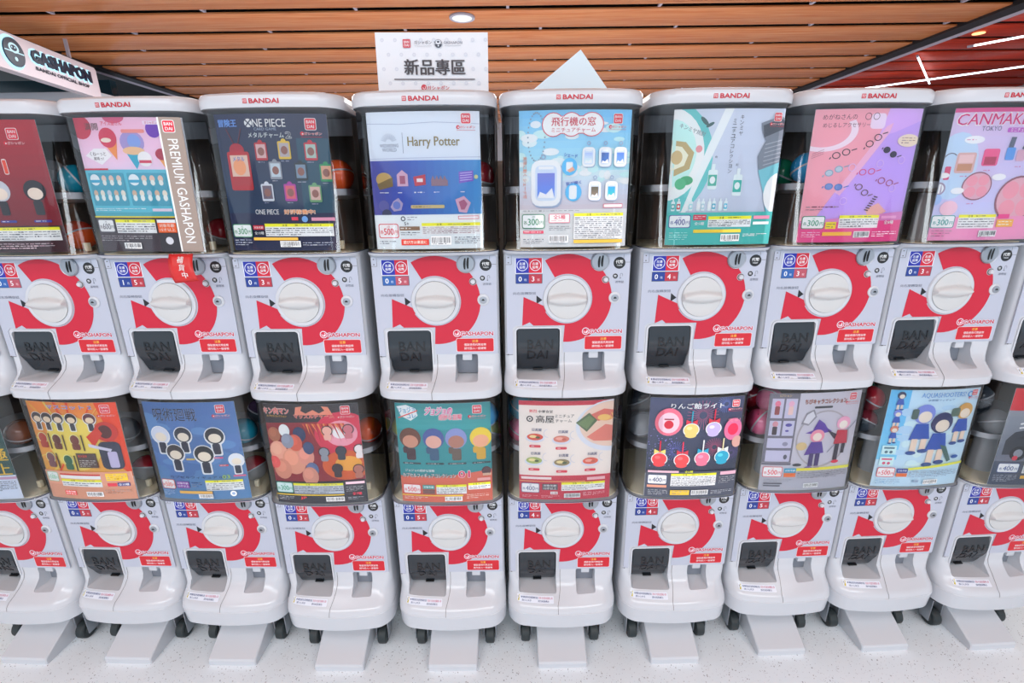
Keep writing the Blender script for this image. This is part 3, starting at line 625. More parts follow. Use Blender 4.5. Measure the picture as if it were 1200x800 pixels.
    rn = random.Random(5)
    for i in range(46): x, y = rn.uniform(0, 1), rn.uniform(.08, .62); A.e(x, y, rn.uniform(.03, .09), rn.uniform(.015, .04), ('#d4e6f2', '#bfdcee', '#e6eff6')[i % 3], 12)
    for i in range(30): a = i / 30 * 6.283; A.e(.14 + .075 * math.cos(a) + .05 * (.25 - .0), .22 + .20 * math.sin(a), .0075, .0075, '#8a98a8', 8)
    A.e(.30, .12, .10, .10, '#cf4a5a'); A.e(.46, .12, .10, .10, '#cf4a5a'); A.e(.64, .12, .11, .10, '#cf4a5a'); A.r(.22, .05, .74, .195, '#cf4a5a', .05); A.r(.226, .056, .734, .189, '#e9f1f8', .046); A.e(.30, .12, .092, .093, '#e9f1f8'); A.e(.46, .12, .092, .093, '#e9f1f8'); A.e(.64, .12, .102, .093, '#e9f1f8')
    A.t('飛行機の窓', .48, .095, .072, '#b82a42', .39, .03); A.t('ミニチュアチャーム', .48, .165, .036, '#b82a42', .39, .02); logo(A, .875, .075, .085)
    A.t('実際に動く シェード付', .05, .56, .035, '#e08a70', .36, .02, rot=90)
    def win(cx, cy, w, hh, c1, c2):
        A.r(cx - w / 2 + w * .03, cy - hh / 2 + hh * .04, cx + w / 2 + w * .05, cy + hh / 2 + hh * .04, '#9aa8c0', w * .28); A.r(cx - w / 2, cy - hh / 2, cx + w / 2, cy + hh / 2, '#e4eaf4', w * .28); A.r(cx - w * .36, cy - hh * .38, cx + w * .36, cy + hh * .38, '#c4cede', w * .15)
        A.grad(cx - w * .29, cy - hh * .22, cx + w * .29, cy + hh * .32, c1, c2, 6); A.poly([(cx - w * .29, cy + hh * .32), (cx - w * .2, cy + hh * .18), (cx, cy + hh * .24), (cx + w * .2, cy + hh * .1), (cx + w * .29, cy + hh * .32)], '#e4eaf4'); A.r(cx - w * .25, cy - hh * .36, cx + w * .25, cy - hh * .30, '#f2f5fa', .006)
    A.ring(.215, .385, .022, .012, '#9aa8c0'); win(.24, .61, .27, .40, '#7a80c8', '#5a8ad8')
    A.e(.45, .47, .07, .075, '#58b4dc'); A.r(.42, .43, .48, .51, '#eef2f8', .01); A.poly([(.43, .50), (.48, .47), (.50, .50), (.45, .52)], '#e8a48a'); A.t('シェード', .46, .375, .03, '#2a50b0', .12, .03, rot=8)
    A.e(.49, .69, .075, .08, '#58b4dc'); A.r(.45, .63, .52, .75, '#eef2f8', .02); A.t('窓が開く', .49, .61, .03, '#2a50b0', .14, .03, rot=-6)
    for (x, y, a, b2) in ((.62, .39, '#a8b8d8', '#d8e4f0'), (.77, .39, '#4a6aa8', '#3a6ab0'), (.91, .39, '#5a80d8', '#6a9ae0'), (.685, .68, '#5a5648', '#8a7a68'), (.84, .68, '#3a9ad0', '#3ac0b8')):
        A.ring(x, y - .115, .018, .010, '#9aa8c0'); win(x, y, .115, .165, a, b2)
    A.r(.77, .795, .95, .83, '#c8506a'); A.r(.775, .80, .945, .825, '#e8dce4'); A.fine(.03, .845, .9, .858, 1, '#5a5c68', 3)
    price(A, .02, .88, .21, .13, '300', '#2f7f5a'); A.r(.03, 1.03, .22, 1.055, '#c8405a'); A.fine(.04, 1.035, .21, 1.05, 1, '#fbe6ea', 2); A.r(.27, .88, .46, .96, '#d0506a'); A.r(.275, .885, .455, .955, '#eceef4'); A.t('全5種', .365, .907, .04, '#c02a48', .11, .04); A.fine(.29, .935, .44, .95, 1, '#c06a80', 2)
    notice(A, .50, .875, .96, 1.11, 11, 15, tcol='#5a5c68'); A.r(.50, 1.115, .96, 1.145, '#e8b23c'); A.fine(.27, .985, .47, 1.03, 3, '#4a4c5a', 6); barcode(A, .27, 1.07, .18, .07, 6); A.fine(.03, 1.10, .22, 1.15, 3, '#5a5c6a', 7); D['uE'] = A
    A = new(); A.grad(0, 0, 1, .9, '#c2c8d6', '#b8becc', 6); A.e(-.05, .42, .42, .50, '#5fb6b6', 32); A.e(-.04, .38, .33, .40, '#dfe6ea', 32); A.e(.0, .37, .22, .29, '#b8dcd8', 26)
    A.poly([(-.02, .25), (.12, .27), (.20, .36), (.17, .50), (.04, .56), (-.05, .52)], '#b09a6a'); A.poly([(-.02, .29), (.09, .31), (.15, .38), (.12, .47), (.02, .51), (-.05, .48)], '#e2dcc8'); A.e(.05, .40, .05, .06, '#c0a878')
    A.e(.27, .10, .05, .018, '#3a5a58', 12, .8); A.e(.32, .13, .04, .014, '#3a5a58', 12, -.5); A.e(.24, .33, .03, .03, '#d88a90'); A.e(.15, .60, .06, .04, '#3a9a6a'); A.e(.10, .63, .05, .05, '#48a878'); A.t('キンミヤ焼酎', .17, .17, .04, '#7a8288', .24, .02, rot=20)
    A.poly([(0, .9), (.12, .9), (.32, .30), (.44, 0), (.52, 0), (.16, .9)], '#d9dde6')
    A.t('キンミヤ', .60, .07, .034, '#3a3e48', vert=True, bold=0, w=None); A.t('ミニチュアコレクション', .535, .10, .032, '#3a3e48', vert=True, bold=0, w=None)
    def bottle(cx, y0, y1, w, c, rot=0):
        A.r(cx - w * .18, y0, cx + w * .18, y0 + (y1 - y0) * .3, '#d4e0e6', w * .06); A.r(cx - w / 2, y0 + (y1 - y0) * .22, cx + w / 2, y1, '#d4e2e8', w * .2); A.r(cx - w * .46, y0 + (y1 - y0) * .42, cx + w * .46, y0 + (y1 - y0) * .86, c, .004); A.e(cx, y0 + (y1 - y0) * .63, w * .3, w * .38, '#e8f0ee', 14)
    bottle(.385, .46, .68, .085, '#3f9f8c'); bottle(.62, .50, .74, .085, '#3fa89c'); A.t('約', .40, .40, .02, '#3a3e48', None, 0); A.t('町', .60, .47, .02, '#3a3e48', None, 0)
    for i, (x, c) in enumerate(((.05, '#4aa0a0'), (.10, '#c84a4a'), (.17, '#e0e6ea'), (.21, '#9ac8cc'), (.28, '#e0e6ea'), (.32, '#a8c4cc'), (.38, '#d8e0e4'), (.42, '#3aa0b8'), (.48, '#d0dce4'), (.53, '#4ab0c8'))): bottle(x, .76, .87, .034, c)
    A.poly([(.78, .12), (.96, .06), (1, .08), (1, .9), (.93, .9), (.88, .70), (.80, .50), (.78, .40), (.84, .27), (.80, .20)], '#7c828e'); A.poly([(.80, .14), (.97, .08), (1, .10), (1, .17), (.82, .24)], '#484c58')
    for i in range(7): A.line(.84, .30 + .035 * i, 1, .26 + .035 * i, .008, '#a4a8b2')
    A.poly([(.80, .52), (1, .45), (1, .9), (.93, .9), (.88, .72)], '#74b6c0'); A.e(1.02, .72, .14, .18, '#e4e8ec'); logo(A, .93, .07, .075, kana=True)
    A.r(0, .885, 1, h, '#4cb0aa'); price(A, .02, .905, .20, .12, '400', '#4a4f8c'); A.r(.24, .905, .36, .955, '#c83a50'); A.fine(.25, .915, .35, .945, 2, '#f8dce2', 3); A.t('全5種', .30, .985, .03, '#e8f4f4', .09, .03)
    notice(A, .38, .92, .79, 1.02, 4, 21, bg='#dfe8e6'); A.r(.81, .92, .97, .95, '#d0809a'); A.r(.81, .975, .97, 1.0, '#e8dce4'); A.r(.25, 1.04, .70, 1.07, '#e4c23c'); A.fine(.03, 1.06, .2, 1.14, 4, '#a8dcd8', 5); barcode(A, .51, 1.085, .18, .065, 7); A.fine(.72, 1.08, .96, 1.11, 2, '#d8f0ee', 9); D['uF'] = A
    A = new(); A.r(0, 0, 1, h, '#e29aa8'); A.poly([(1, 0), (1, h), (0, h), (.28, .72), (.60, .24), (.66, 0)], '#b99adb'); A.poly([(.60, .24), (.66, 0), (1, 0), (1, .1), (.75, .2)], '#caa6e2')
    A.poly([(.28, .72), (.66, .15), (.72, .12), (.70, .2), (.33, .75)], '#e8acc4'); A.ring(.10, .18, .30, .235, '#dcd0e6', -30, 150, 26, .6); A.r(.50, .04, .64, .17, '#d9cbe6', .03); A.poly([(.66, .98), (.82, .90), (.72, .82), (.60, .88)], '#d8a49a')
    A.t('めがねさんの', .22, .065, .045, '#5a3a44', .30, .0); A.ring(.47, .065, .03, .025, '#5a3a44'); A.ring(.545, .065, .03, .025, '#5a3a44'); A.t('めじるしアクセサリー', .29, .135, .038, '#5a3a44', .42, 0)
    def spec(cx, cy, w, c, rot, fill=None):
        r_ = math.radians(rot); dx, dy = math.cos(r_) * w * .26, math.sin(r_) * w * .26
        for sg in (-1, 1):
            if fill: A.e(cx + sg * dx, cy + sg * dy, w * .2, w * .15, fill, 16, r_)
            A.ring(cx + sg * dx, cy + sg * dy, w * .22, w * .165, c, 0, 360, 18, .8)
        A.line(cx - dx * 2.1, cy - dy * 2.1, cx - dx * 2.1 - w * .06, cy - dy * 2.1 + w * .1, w * .06, c); A.line(cx + dx * 2.1, cy + dy * 2.1, cx + dx * 2.1 + w * .28, cy + dy * 2.1 - w * .08, w * .05, c)
    spec(.28, .38, .17, '#2e2a36', -18); spec(.56, .27, .17, '#3a2a32', -38); spec(.74, .37, .16, '#2a2034', 28, '#2a2034'); spec(.24, .53, .17, '#7aa0b4', -22, '#a8c0cc'); spec(.55, .54, .16, '#d04a7a', -4); spec(.26, .67, .17, '#4a78b8', 4, '#6a8ac0'); spec(.75, .63, .17, '#a04a70', 14); spec(.53, .70, .16, '#6a4a4a', 38)
    for x, y in ((.66, .47), (.87, .44), (.37, .80), (.83, .69), (.40, .50)): A.ring(x, y, .035, .028, '#d0b4ea')
    for i in range(7): A.line(.66 - .012 * i, .76 + .02 * i, .70 - .012 * i, .77 + .02 * i, .01, '#4a3038')
    A.e(.90, .27, .11, .055, '#e8cdb8', 24); A.fine(.83, .24, .97, .30, 3, '#8a5a60', 3); A.fine(.04, .84, .34, .89, 2, '#7a4a58', 5); [A.line(.02, .38 + .018 * i, .12, .34 + .018 * i, .003, '#8a5a6a') for i in range(3)]
    A.r(0, .98, 1, h, '#d24a86'); A.poly([(0, .985), (1, .90), (1, .98), (0, 1.0)], '#c880b4'); price(A, .02, .935, .21, .12, '300', '#2f8a6a'); A.r(.24, .99, .34, 1.055, '#d8c83a'); A.fine(.25, 1.0, .33, 1.05, 2, '#5a4a20', 2)
    notice(A, .36, .93, .75, 1.05, 4, 25); A.r(.77, .94, .93, .965, '#d8a0c4'); A.t('全8種', .86, 1.0, .035, '#fbe8f2', .1, .03); A.r(.22, 1.085, .50, 1.12, '#e8b04a'); barcode(A, .52, 1.08, .16, .06, 8); A.fine(.03, 1.08, .2, 1.14, 3, '#f0b8d2', 5); A.fine(.70, 1.08, .96, 1.14, 3, '#f0b8d2', 6); D['uG'] = A
    A = new(); A.grad(0, 0, 1, h, '#c9b4d0', '#b8bfe0', 10); A.r(0, 0, 1, .035, '#c94a84'); A.e(.1, .5, .2, .3, '#b4c8e8'); A.t('CANMAKE', .36, .095, .105, '#f2e4f0', .66, .06, shear=.15); A.t('CANMAKE', .36, .095, .095, '#c0226c', .65, .02, shear=.15); A.t('TOKYO', .35, .175, .04, '#5a5c74', .18, 0)
    A.r(.50, .17, .72, .21, '#b05ab0', .01); A.t('ミニチュア', .61, .19, .03, '#fbe6f2', .16, .02); A.e(.22, .27, .09, .035, '#f0e6f2'); A.fine(.15, .26, .29, .28, 1, '#d04a8a', 3)
    A.r(.10, .38, .27, .56, '#caa4a0', .02); A.r(.12, .40, .25, .47, '#d8b8b8'); A.r(.12, .48, .25, .54, '#b8886a'); A.r(.33, .35, .48, .50, '#d85a88', .02); A.r(.35, .42, .46, .49, '#a83a5a'); A.r(.02, .50, .07, .62, '#c84a70', .01); A.ring(.05, .44, .06, .052, '#6a6474', 180, 320)
    A.poly([(.56, .25), (.61, .25), (.60, .34), (.55, .34)], '#5a6070'); A.r(.54, .34, .63, .45, '#5a94d0', .015); A.poly([(.73, .27), (.78, .28), (.74, .37), (.69, .35)], '#4a505e'); A.r(.65, .36, .74, .46, '#c8a0b0', .015)
    for (cx, cy, r0) in ((.34, .68, .14), (.78, .80, .23)):
        A.e(cx, cy, r0, r0 * .92, '#8a5a68', 30); A.e(cx, cy, r0 * .92, r0 * .84, '#cfa4b0', 30)
        for dx, dy in ((-.4, -.35), (.38, -.38), (-.38, .38), (.4, .35)): A.e(cx + dx * r0, cy + dy * r0, r0 * .37, r0 * .35, '#d894a4', 18)
    A.e(.0, .70, .06, .06, '#9a8aa0'); A.e(.0, .70, .045, .045, '#e0e4f2'); A.e(.0, .80, .05, .05, '#9fb8e0'); A.e(.13, .88, .08, .07, '#e8b8c4'); A.e(.02, .58, .05, .025, '#f0e6f2'); A.e(.17, .72, .06, .03, '#f0e6f2'); A.e(.53, .60, .07, .03, '#f0e6f2'); [A.fine(x, y, x + .12, y + .02, 1, '#c84a9a', 3) for x, y in ((.16, .58), (.36, .53), (.66, .50), (.28, .83), (.0, .95))]
    A.r(0, .96, 1, h, '#d890b4'); A.grad(.30, .96, .55, h, '#d890b4', '#d27aa8', 4, True); price(A, .0, .945, .21, .12, '300', '#2f8f8a'); notice(A, .24, .94, .60, 1.07, 4, 31); A.r(.62, .94, .74, .98, '#d8408a'); A.r(.62, .99, .80, 1.06, '#e8a848'); A.fine(.64, 1.0, .78, 1.05, 2, '#fff4d8', 3); A.fine(.02, 1.08, .2, 1.15, 3, '#a85a80', 3); barcode(A, .46, 1.09, .18, .06, 9); D['uH'] = A
    # lower row
    A = new(); A.r(0, 0, 1, h, '#33504e'); A.r(0, .88, 1, h, '#c3cad8'); A.t('極', .90, .62, .16, '#d8b03a', None, .03); A.t('上', .90, .80, .14, '#d8b03a', None, .03); A.r(.6, .90, 1, .93, '#b890a8'); A.fine(.5, .95, .98, 1.08, 6, '#4a4e5c', 4); D['lZ'] = A
    A = new(); A.grad(0, 0, 1, .9, '#e0843a', '#e8a84a', 8); rn = random.Random(3)
    for i in range(40):
        a = rn.uniform(0, 6.283); r1 = rn.uniform(.2, .7); A.poly([(.45, .5), (.45 + r1 * math.cos(a) - .03 * math.sin(a), .5 + r1 * math.sin(a)), (.45 + r1 * 1.2 * math.cos(a), .5 + r1 * 1.2 * math.sin(a) + .02)], ('#e8a03a', '#ecc45a', '#e0702a', '#d84a22')[i % 4])
    A.e(.45, .48, .30, .34, '#ecc862', 26); A.poly([(.78, 0), (1, 0), (1, .9), (.92, .8), (.85, .3)], '#d8461e'); A.ot('マスコット 2', .50, .055, .045, '#3a5ab8', '#e8dcec', .50, .04, .09); logo(A, .88, .075, .10)
    for i, x in enumerate((.10, .22, .35, .50, .70)): blob(A, x, .23, .22, ('#3a3438', '#2c2a30', '#3a3030', '#241c20', '#5a2430')[i], '#e8c8b0', '#3a3c48')
    for i, (x, y, c) in enumerate(((.10, .46, '#a83a30'), (.27, .47, '#6a3a34'), (.48, .47, '#7a4640'), (.13, .70, '#7a5058'), (.34, .72, '#3a6a50'))):
        A.e(x, y - .03, .06, .07, '#f0d8a0', 14); A.e(x, y - .03, .05, .06, c, 14); A.r(x - .045, y + .01, x + .045, y + .09, c, .02); A.r(x + .075, y - .09, x + .09, y + .10, '#4a3a34')
    A.e(.84, .34, .12, .12, '#c03a30', 24); A.e(.83, .34, .07, .08, '#5a2a2c', 20); A.poly([(.62, .40), (.76, .28), (.80, .36), (.68, .52)], '#c8402e'); A.r(.72, .46, .95, .80, '#3a3c50', .06); A.r(.80, .58, .90, .78, '#b8b0c8', .02); A.poly([(.62, .48), (.86, .55), (.84, .58), (.62, .52)], '#c4c0d0')
    A.r(.45, .60, .67, .78, '#5a4a46'); A.t('重大発表', .52, .635, .03, '#e84a3a', .10, .03); A.fine(.47, .68, .65, .77, 4, '#d0c8c0', 3); A.r(0, .83, 1, h, '#d9a38a'); A.r(0, 1.0, 1, h, '#cf9a80'); price(A, .02, .85, .14, .12, '500', '#8ac0a0')
    A.r(.19, .86, .66, .88, '#c84038'); A.r(.19, .88, .66, .92, '#ecdcdc'); notice(A, .19, .93, .66, 1.02, 2, 33); A.r(.72, .85, .95, .94, '#e8b830'); A.fine(.73, .86, .94, .93, 3, '#a06a10', 3); A.r(.72, .97, .82, 1.01, '#c83a48'); A.r(.83, .965, .96, 1.01, '#3a3a78'); A.t('全10種', .895, .988, .03, '#eeeaf4', .11, .03)
    A.r(.20, 1.07, .34, 1.13, '#cf4a44'); A.t('対象年齢', .27, 1.087, .02, '#fbe4e0', .12, .02); A.t('15才以上', .27, 1.113, .02, '#fbe4e0', .12, .02); barcode(A, .46, 1.08, .19, .06, 10); A.fine(.68, 1.05, .96, 1.10, 3, '#8a5a4a', 3); D['lA'] = A
    A = new(); A.grad(0, 0, 1, h, '#4a6ea4', '#5a86b0', 8); rn = random.Random(8)
    for i in range(26): A.e(rn.uniform(0, 1), rn.uniform(.1, .9), rn.uniform(.08, .2), rn.uniform(.04, .12), ('#5478ac', '#5f88b6', '#4c70a2')[i % 3], 14)
    A.ot('呪術廻戦', .35, .14, .15, '#1c2230', '#8a9ab8', .48, .0, .02); logo(A, .85, .08, .10); tops = ('#c9ccd8', '#2a2c38', '#1e2028', '#3a3438', '#1c2026', '#d4d6de')
    for i, (x, y, s_) in enumerate(((.14, .45, .34), (.40, .44, .32), (.74, .46, .34), (.27, .66, .34), (.59, .68, .36), (.92, .74, .26))): blob(A, x, y, s_, tops[i], '#ecd0c0', '#26283a')
    for x, y, c in ((.43, .67, '#c8a84a'), (.74, .655, '#c85a88'), (.78, .75, '#c84a58')): cap(A, x, y, .10, c)
    A.t('カプセルフィギュア 03', .45, .895, .032, '#1e2a50', .62, .02); A.t('03', .78, .892, .045, '#a8c83a', .08, .04); A.r(.86, .875, .99, .895, '#d8688a'); price(A, .02, .93, .16, .12, '500', '#d05a48'); A.r(.20, .95, .35, 1.035, '#8a4aa0'); A.t('対象年齢', .275, .972, .026, '#f4e8f8', .13, .02); A.t('15才以上', .275, 1.008, .026, '#f4e8f8', .13, .02)
    A.fine(.38, .95, .50, 1.02, 3, '#2a4070', 4); notice(A, .54, .93, .95, 1.06, 4, 35); A.r(.22, 1.065, .60, 1.10, '#d8b060'); A.fine(.03, 1.06, .16, 1.13, 4, '#a8c0dc', 4); barcode(A, .44, 1.105, .16, .05, 11); A.e(.83, 1.10, .035, .035, '#dce4ee'); A.e(.83, 1.10, .018, .018, '#8aa0c0'); D['lB'] = A
    A = new(); A.r(0, 0, 1, h, '#2a262e'); A.poly([(0, .22), (1, .18), (1, .90), (0, .92)], '#8a1e2c'); A.e(.82, .35, .30, .26, '#c8284a', 24); A.e(.80, .34, .17, .15, '#e898a8', 20); A.e(.79, .33, .08, .07, '#f4e4ea', 16); A.e(.82, .72, .26, .18, '#c85a24', 22); A.e(.84, .70, .14, .09, '#e8a03c', 18)
    rn = random.Random(4)
    for i in range(22): x = .4 + .02 * i; A.poly([(x, .22), (x + .02, .22), (x + .03 + rn.uniform(0, .05), .22 + rn.uniform(.05, .25))], ('#c84a2a', '#a8242c', '#e08a4a')[i % 3])
    A.ot('キン肉マン', .14, .075, .075, '#d23a3a', '#f2d0c8', .28, .04, .09); A.t('カプセルコレクション', .14, .135, .025, '#d8a83a', .22, .03); A.poly([(.34, .12), (.36, .03), (.43, .02), (.41, .07), (.46, .10), (.54, .06), (.60, .10), (.66, .07), (.63, .02), (.70, .03), (.74, .12)], '#dc8a70'); A.ot('マッスルチャーム', .54, .135, .045, '#c83a40', '#eab0a0', .42, .04, .09); logo(A, .87, .07, .10)
    for i, (x, y, r_, c) in enumerate(((.08, .35, .07, '#a86a50'), (.20, .30, .06, '#d8dce2'), (.36, .34, .07, '#2a3a60'), (.10, .55, .10, '#d8a08a'), (.26, .66, .13, '#cf947c'), (.40, .60, .09, '#d09080'), (.12, .76, .10, '#c88a74'), (.44, .50, .06, '#3a4a70'), (.45, .76, .07, '#5a6a90'), (.30, .44, .08, '#c8604a'), (.22, .42, .07, '#8a90a0'), (.42, .84, .09, '#c48a78'), (.04, .68, .06, '#d45a58'))): A.e(x, y, r_, r_ * 1.25, c, 16); A.e(x - r_ * .2, y - r_ * .3, r_ * .6, r_ * .7, tuple(min(1, v * 1.15) for v in lin(hx(c))), 14)
    for i, (x, y, c) in enumerate(((.66, .33, '#d8a89a'), (.88, .32, '#c0707a'), (.60, .58, '#8a8e98'), (.78, .57, '#3a3c48'), (.97, .56, '#d8d0d0'), (.72, .78, '#3a2a30'), (.94, .80, '#b07060'))): A.e(x, y - .03, .06, .06, '#2a2026', 14); A.e(x, y - .03, .05, .05, c, 14); A.r(x - .04, y + .01, x + .04, y + .08, c, .02)
    A.r(0, .92, 1, h, '#35333c'); price(A, .01, .925, .19, .13, '300', '#2f9a78', '#cfe8de'); notice(A, .21, .93, .76, 1.06, 4, 37, bg='#b8bcc4'); A.r(.79, .915, .99, .945, '#dcb8c4'); A.fine(.79, .97, .97, 1.04, 4, '#8a8a94', 3); A.r(0, 1.065, .76, 1.078, '#c8a83a'); A.t('全7種', .90, 1.065, .035, '#e04a5a', .1, .03)
    A.fine(.03, 1.09, .2, 1.14, 3, '#9a9aa4', 3); A.t('JP', .31, 1.11, .04, '#e04a50', .07, .04); barcode(A, .56, 1.095, .20, .055, 12); A.fine(.80, 1.10, .97, 1.14, 2, '#9a9aa4', 5); D['lC'] = A
    A = new(); A.r(0, 0, 1, h, '#2f8f94'); A.grad(0, 0, 1, .3, '#2a8488', '#35a0a2', 5); A.poly([(0, .86), (.5, .855), (1, .79), (1, h), (0, h)], '#cf6a54'); A.poly([(.02, .04), (.12, .02), (.22, .06), (.24, .14), (.16, .20), (.06, .15)], '#e8eef2'); A.t('ジョジョ', .12, .08, .06, '#2a8ab0', .18, .04, rot=-8); A.t('コレ', .17, .145, .05, '#2a8ab0', .10, .04, rot=-8); A.line(.03, .17, .24, .08, .012, '#d84a3a')
    A.ot('ジョジョの', .46, .085, .09, '#d02a80', '#f2e6ee', .28, .05, .12, shear=.2); A.ot('奇妙な冒険', .58, .155, .065, '#d83a60', '#f2e6ee', .24, .04, .10, shear=.15); logo(A, .86, .075, .10)
    for i, (x, c, f_, b2) in enumerate(((.14, '#6a3f30', '#c8917a', '#4a3038'), (.39, '#4a5c98', '#d8a898', '#3a5a78'), (.63, '#8a92c0', '#b07a68', '#6a5a50'), (.89, '#e0c43c', '#dca888', '#c8a03a'))):
        A.e(x, .40, .115, .12, c, 20); A.e(x, .44, .085, .075, f_, 18); A.r(x - .05, .52, x + .05, .66, b2, .02); A.r(x - .085, .50, x - .03, .58, b2, .02); cap(A, x, .70, .20, '#3a4c50')
    A.t('ジョジョの奇妙な冒険', .22, .785, .032, '#eef2f2', .32, .03); A.ot('カプセルフィギュアコレクション', .32, .845, .055, '#f2f4f2', '#2a4a50', .58, .03, .09); A.ot('01', .70, .83, .08, '#d02a60', '#f2f0f4', .12, .05, .12); A.e(.94, .80, .05, .05, '#5a3a40'); A.r(.90, .83, .99, .86, '#c8a890'); A.r(.84, .885, .98, .92, '#dca8a4')
    price(A, .02, .955, .20, .12, '500', '#cf3a44'); A.r(.24, .96, .37, 1.01, '#3a9a98'); A.t('対象年齢', .305, .985, .028, '#eef4f4', .11, .03); A.r(.24, 1.02, .37, 1.07, '#7a5a58'); notice(A, .39, .955, .72, 1.07, 4, 39); notice(A, .74, .94, .98, 1.02, 2, 41); A.r(0, 1.08, .68, 1.095, '#e8b84a'); A.fine(.03, 1.10, .3, 1.14, 2, '#f0c8bc', 3); barcode(A, .48, 1.10, .19, .055, 13); A.fine(.72, 1.07, .96, 1.13, 3, '#e8b0a0', 4); D['lD'] = A
    A = new(); A.r(0, 0, 1, h, '#ded2cb'); A.r(0, 0, 1, .05, '#b8263c'); A.r(0, .88, 1, h, '#bb3146'); A.e(1.0, .30, .40, .30, '#c9ccd6', 34); A.e(1.0, .28, .36, .265, '#d9bfae', 34); A.poly([(.60, .25), (.74, .14), (.84, .22), (.72, .36)], '#54684a'); A.poly([(.62, .26), (.74, .17), (.80, .22), (.72, .33)], '#6c8256'); A.poly([(.72, .42), (.92, .28), (1, .30), (1, .48), (.80, .47)], '#cf7a6c'); A.e(.92, .19, .10, .05, '#d8a060', 18); A.poly([(.76, .16), (.9, .10), (1, .12), (1, .2), (.84, .24)], '#c86a5c'); A.e(.90, .20, .07, .035, '#e0b868', 14)
    A.t('熱烈', .15, .115, .035, '#c8283a', .08, .04); A.t('中華食堂', .28, .118, .032, '#3a3236', .15, .03); A.ring(.115, .205, .035, .022, '#2a2428'); A.e(.115, .205, .010, .010, '#2a2428'); A.t('高屋', .275, .205, .085, '#2a2428', .19, .03); A.t('ミニチュア', .48, .17, .036, '#3a3236', .20, .02); A.t('チャーム', .47, .225, .036, '#3a3236', .17, .02)
    for x, y, c, k in ((.17, .42, '#c84a38', 0), (.45, .44, '#c87a68', 1), (.16, .70, '#9aa860', 0), (.46, .72, '#8a7a58', 0), (.77, .71, '#d0604a', 1)):
        A.t('日高屋', x + .02, y - .09, .034, '#3a4470', .10, .03); A.e(x, y + .01, .10, .05, '#c6cad6', 22); A.e(x, y - .005, .085, .04, c, 20); A.e(x - .02, y - .01, .04, .018, '#d8c890' if not k else '#e0a090', 12); A.e(x + .03, y, .025, .014, '#4a5a38' if not k else '#b85a48', 10); A.ring(x + .14, y - .05, .05, .045, '#b8bccc', 90, 260); A.r(x - .06, y + .09, x + .06, y + .12, '#c8384a', .01); A.fine(x - .04, y + .097, x + .04, y + .113, 1, '#f4dce0', 3)
    A.r(.02, .895, .35, .925, '#e8d0d0'); A.r(0, .945, .72, .955, '#e4a070'); A.r(.74, .905, .94, .94, '#dcb0b8'); price(A, .02, .975, .20, .12, '400', '#6a7090'); A.r(.25, .98, .42, 1.055, '#55545c'); A.t('対象年齢', .335, 1.0, .026, '#e8eaee', .14, .02); A.t('15才以上', .335, 1.035, .03, '#e8eaee', .14, .02); A.r(.34, 1.075, .42, 1.11, '#e8e0e4'); A.t('全5種', .38, 1.093, .022, '#8a2a3a', .065, .02)
    notice(A, .46, .96, .94, 1.065, 3, 43); A.fine(.03, 1.12, .2, 1.15, 2, '#e0a0aa', 3); A.fine(.24, 1.12, .45, 1.15, 2, '#e0a0aa', 4); barcode(A, .49, 1.095, .18, .055, 14); A.fine(.70, 1.08, .94, 1.13, 3, '#e0a0aa', 5); D['lE'] = A
    A = new(); A.grad(0, 0, 1, .9, '#474d72', '#3c4258', 8)
    def burst(cx, cy, r_, c, n=26):
        for i in range(n): a = 2 * math.pi * i / n; A.line(cx + r_ * .25 * math.cos(a), cy + r_ * .25 * math.sin(a), cx + r_ * math.cos(a), cy + r_ * math.sin(a), .005, c)
    burst(.56, .20, .17, '#c86a90'); burst(.80, .08, .10, '#7a8ad0'); burst(.72, .58, .11, '#c8608a'); burst(.30, .62, .12, '#6a70c0'); burst(.92, .66, .08, '#6a5a90'); rn = random.Random(6)
    for i in range(60): A.e(rn.uniform(0, .30), rn.uniform(.35, .8), .006, .006, '#9a90e0', 6)
    A.ot('りんご飴ライト', .49, .085, .062, '#eef2f8', '#5a6080', .56, .03, .06); logo(A, .90, .07, .085); A.e(.20, .27, .145, .16, '#d86a80', 26); A.e(.20, .28, .11, .12, '#f0b8c4', 22); A.e(.20, .30, .05, .05, '#c02a3c', 14); A.r(.15, .23, .25, .245, '#8a2a3a'); A.e(.90, .37, .10, .13, '#d06a90', 22); A.e(.90, .37, .06, .07, '#e02a50', 16); A.e(.96, .52, .055, .07, '#c8988c', 14); A.t('光る!', .90, .26, .04, '#f08a9a', .14, .03)
    for i, (x, y, c, sc_, rc) in enumerate(((.44, .36, '#e4c070', '#2a90a8', '#c83a4a'), (.68, .35, '#b8a8d8', '#c82a40', '#c83a4a'), (.13, .71, '#d84448', '#c82a40', '#e0c870'), (.37, .72, '#e04a4c', '#d83a50', '#c83a4a'), (.59, .70, '#e8708a', '#e8e0e8', '#2a98b8'), (.81, .69, '#2a9ab8', '#e0d0a0', '#d8dce8'))):
        A.line(x, y - .22, x, y - .05, .014, sc_); A.e(x, y, .088, .078, '#f0e0e4', 20); A.e(x, y, .078, .070, c, 20); A.e(x, y + .06, .062, .035, c, 16); A.e(x - .02, y - .02, .03, .02, tuple(min(1, v * 1.5 + .05) for v in lin(hx(c))), 12); A.poly([(x, y - .09), (x - .06, y - .12), (x - .06, y - .06)], rc); A.poly([(x, y - .09), (x + .06, y - .12), (x + .06, y - .06)], rc)
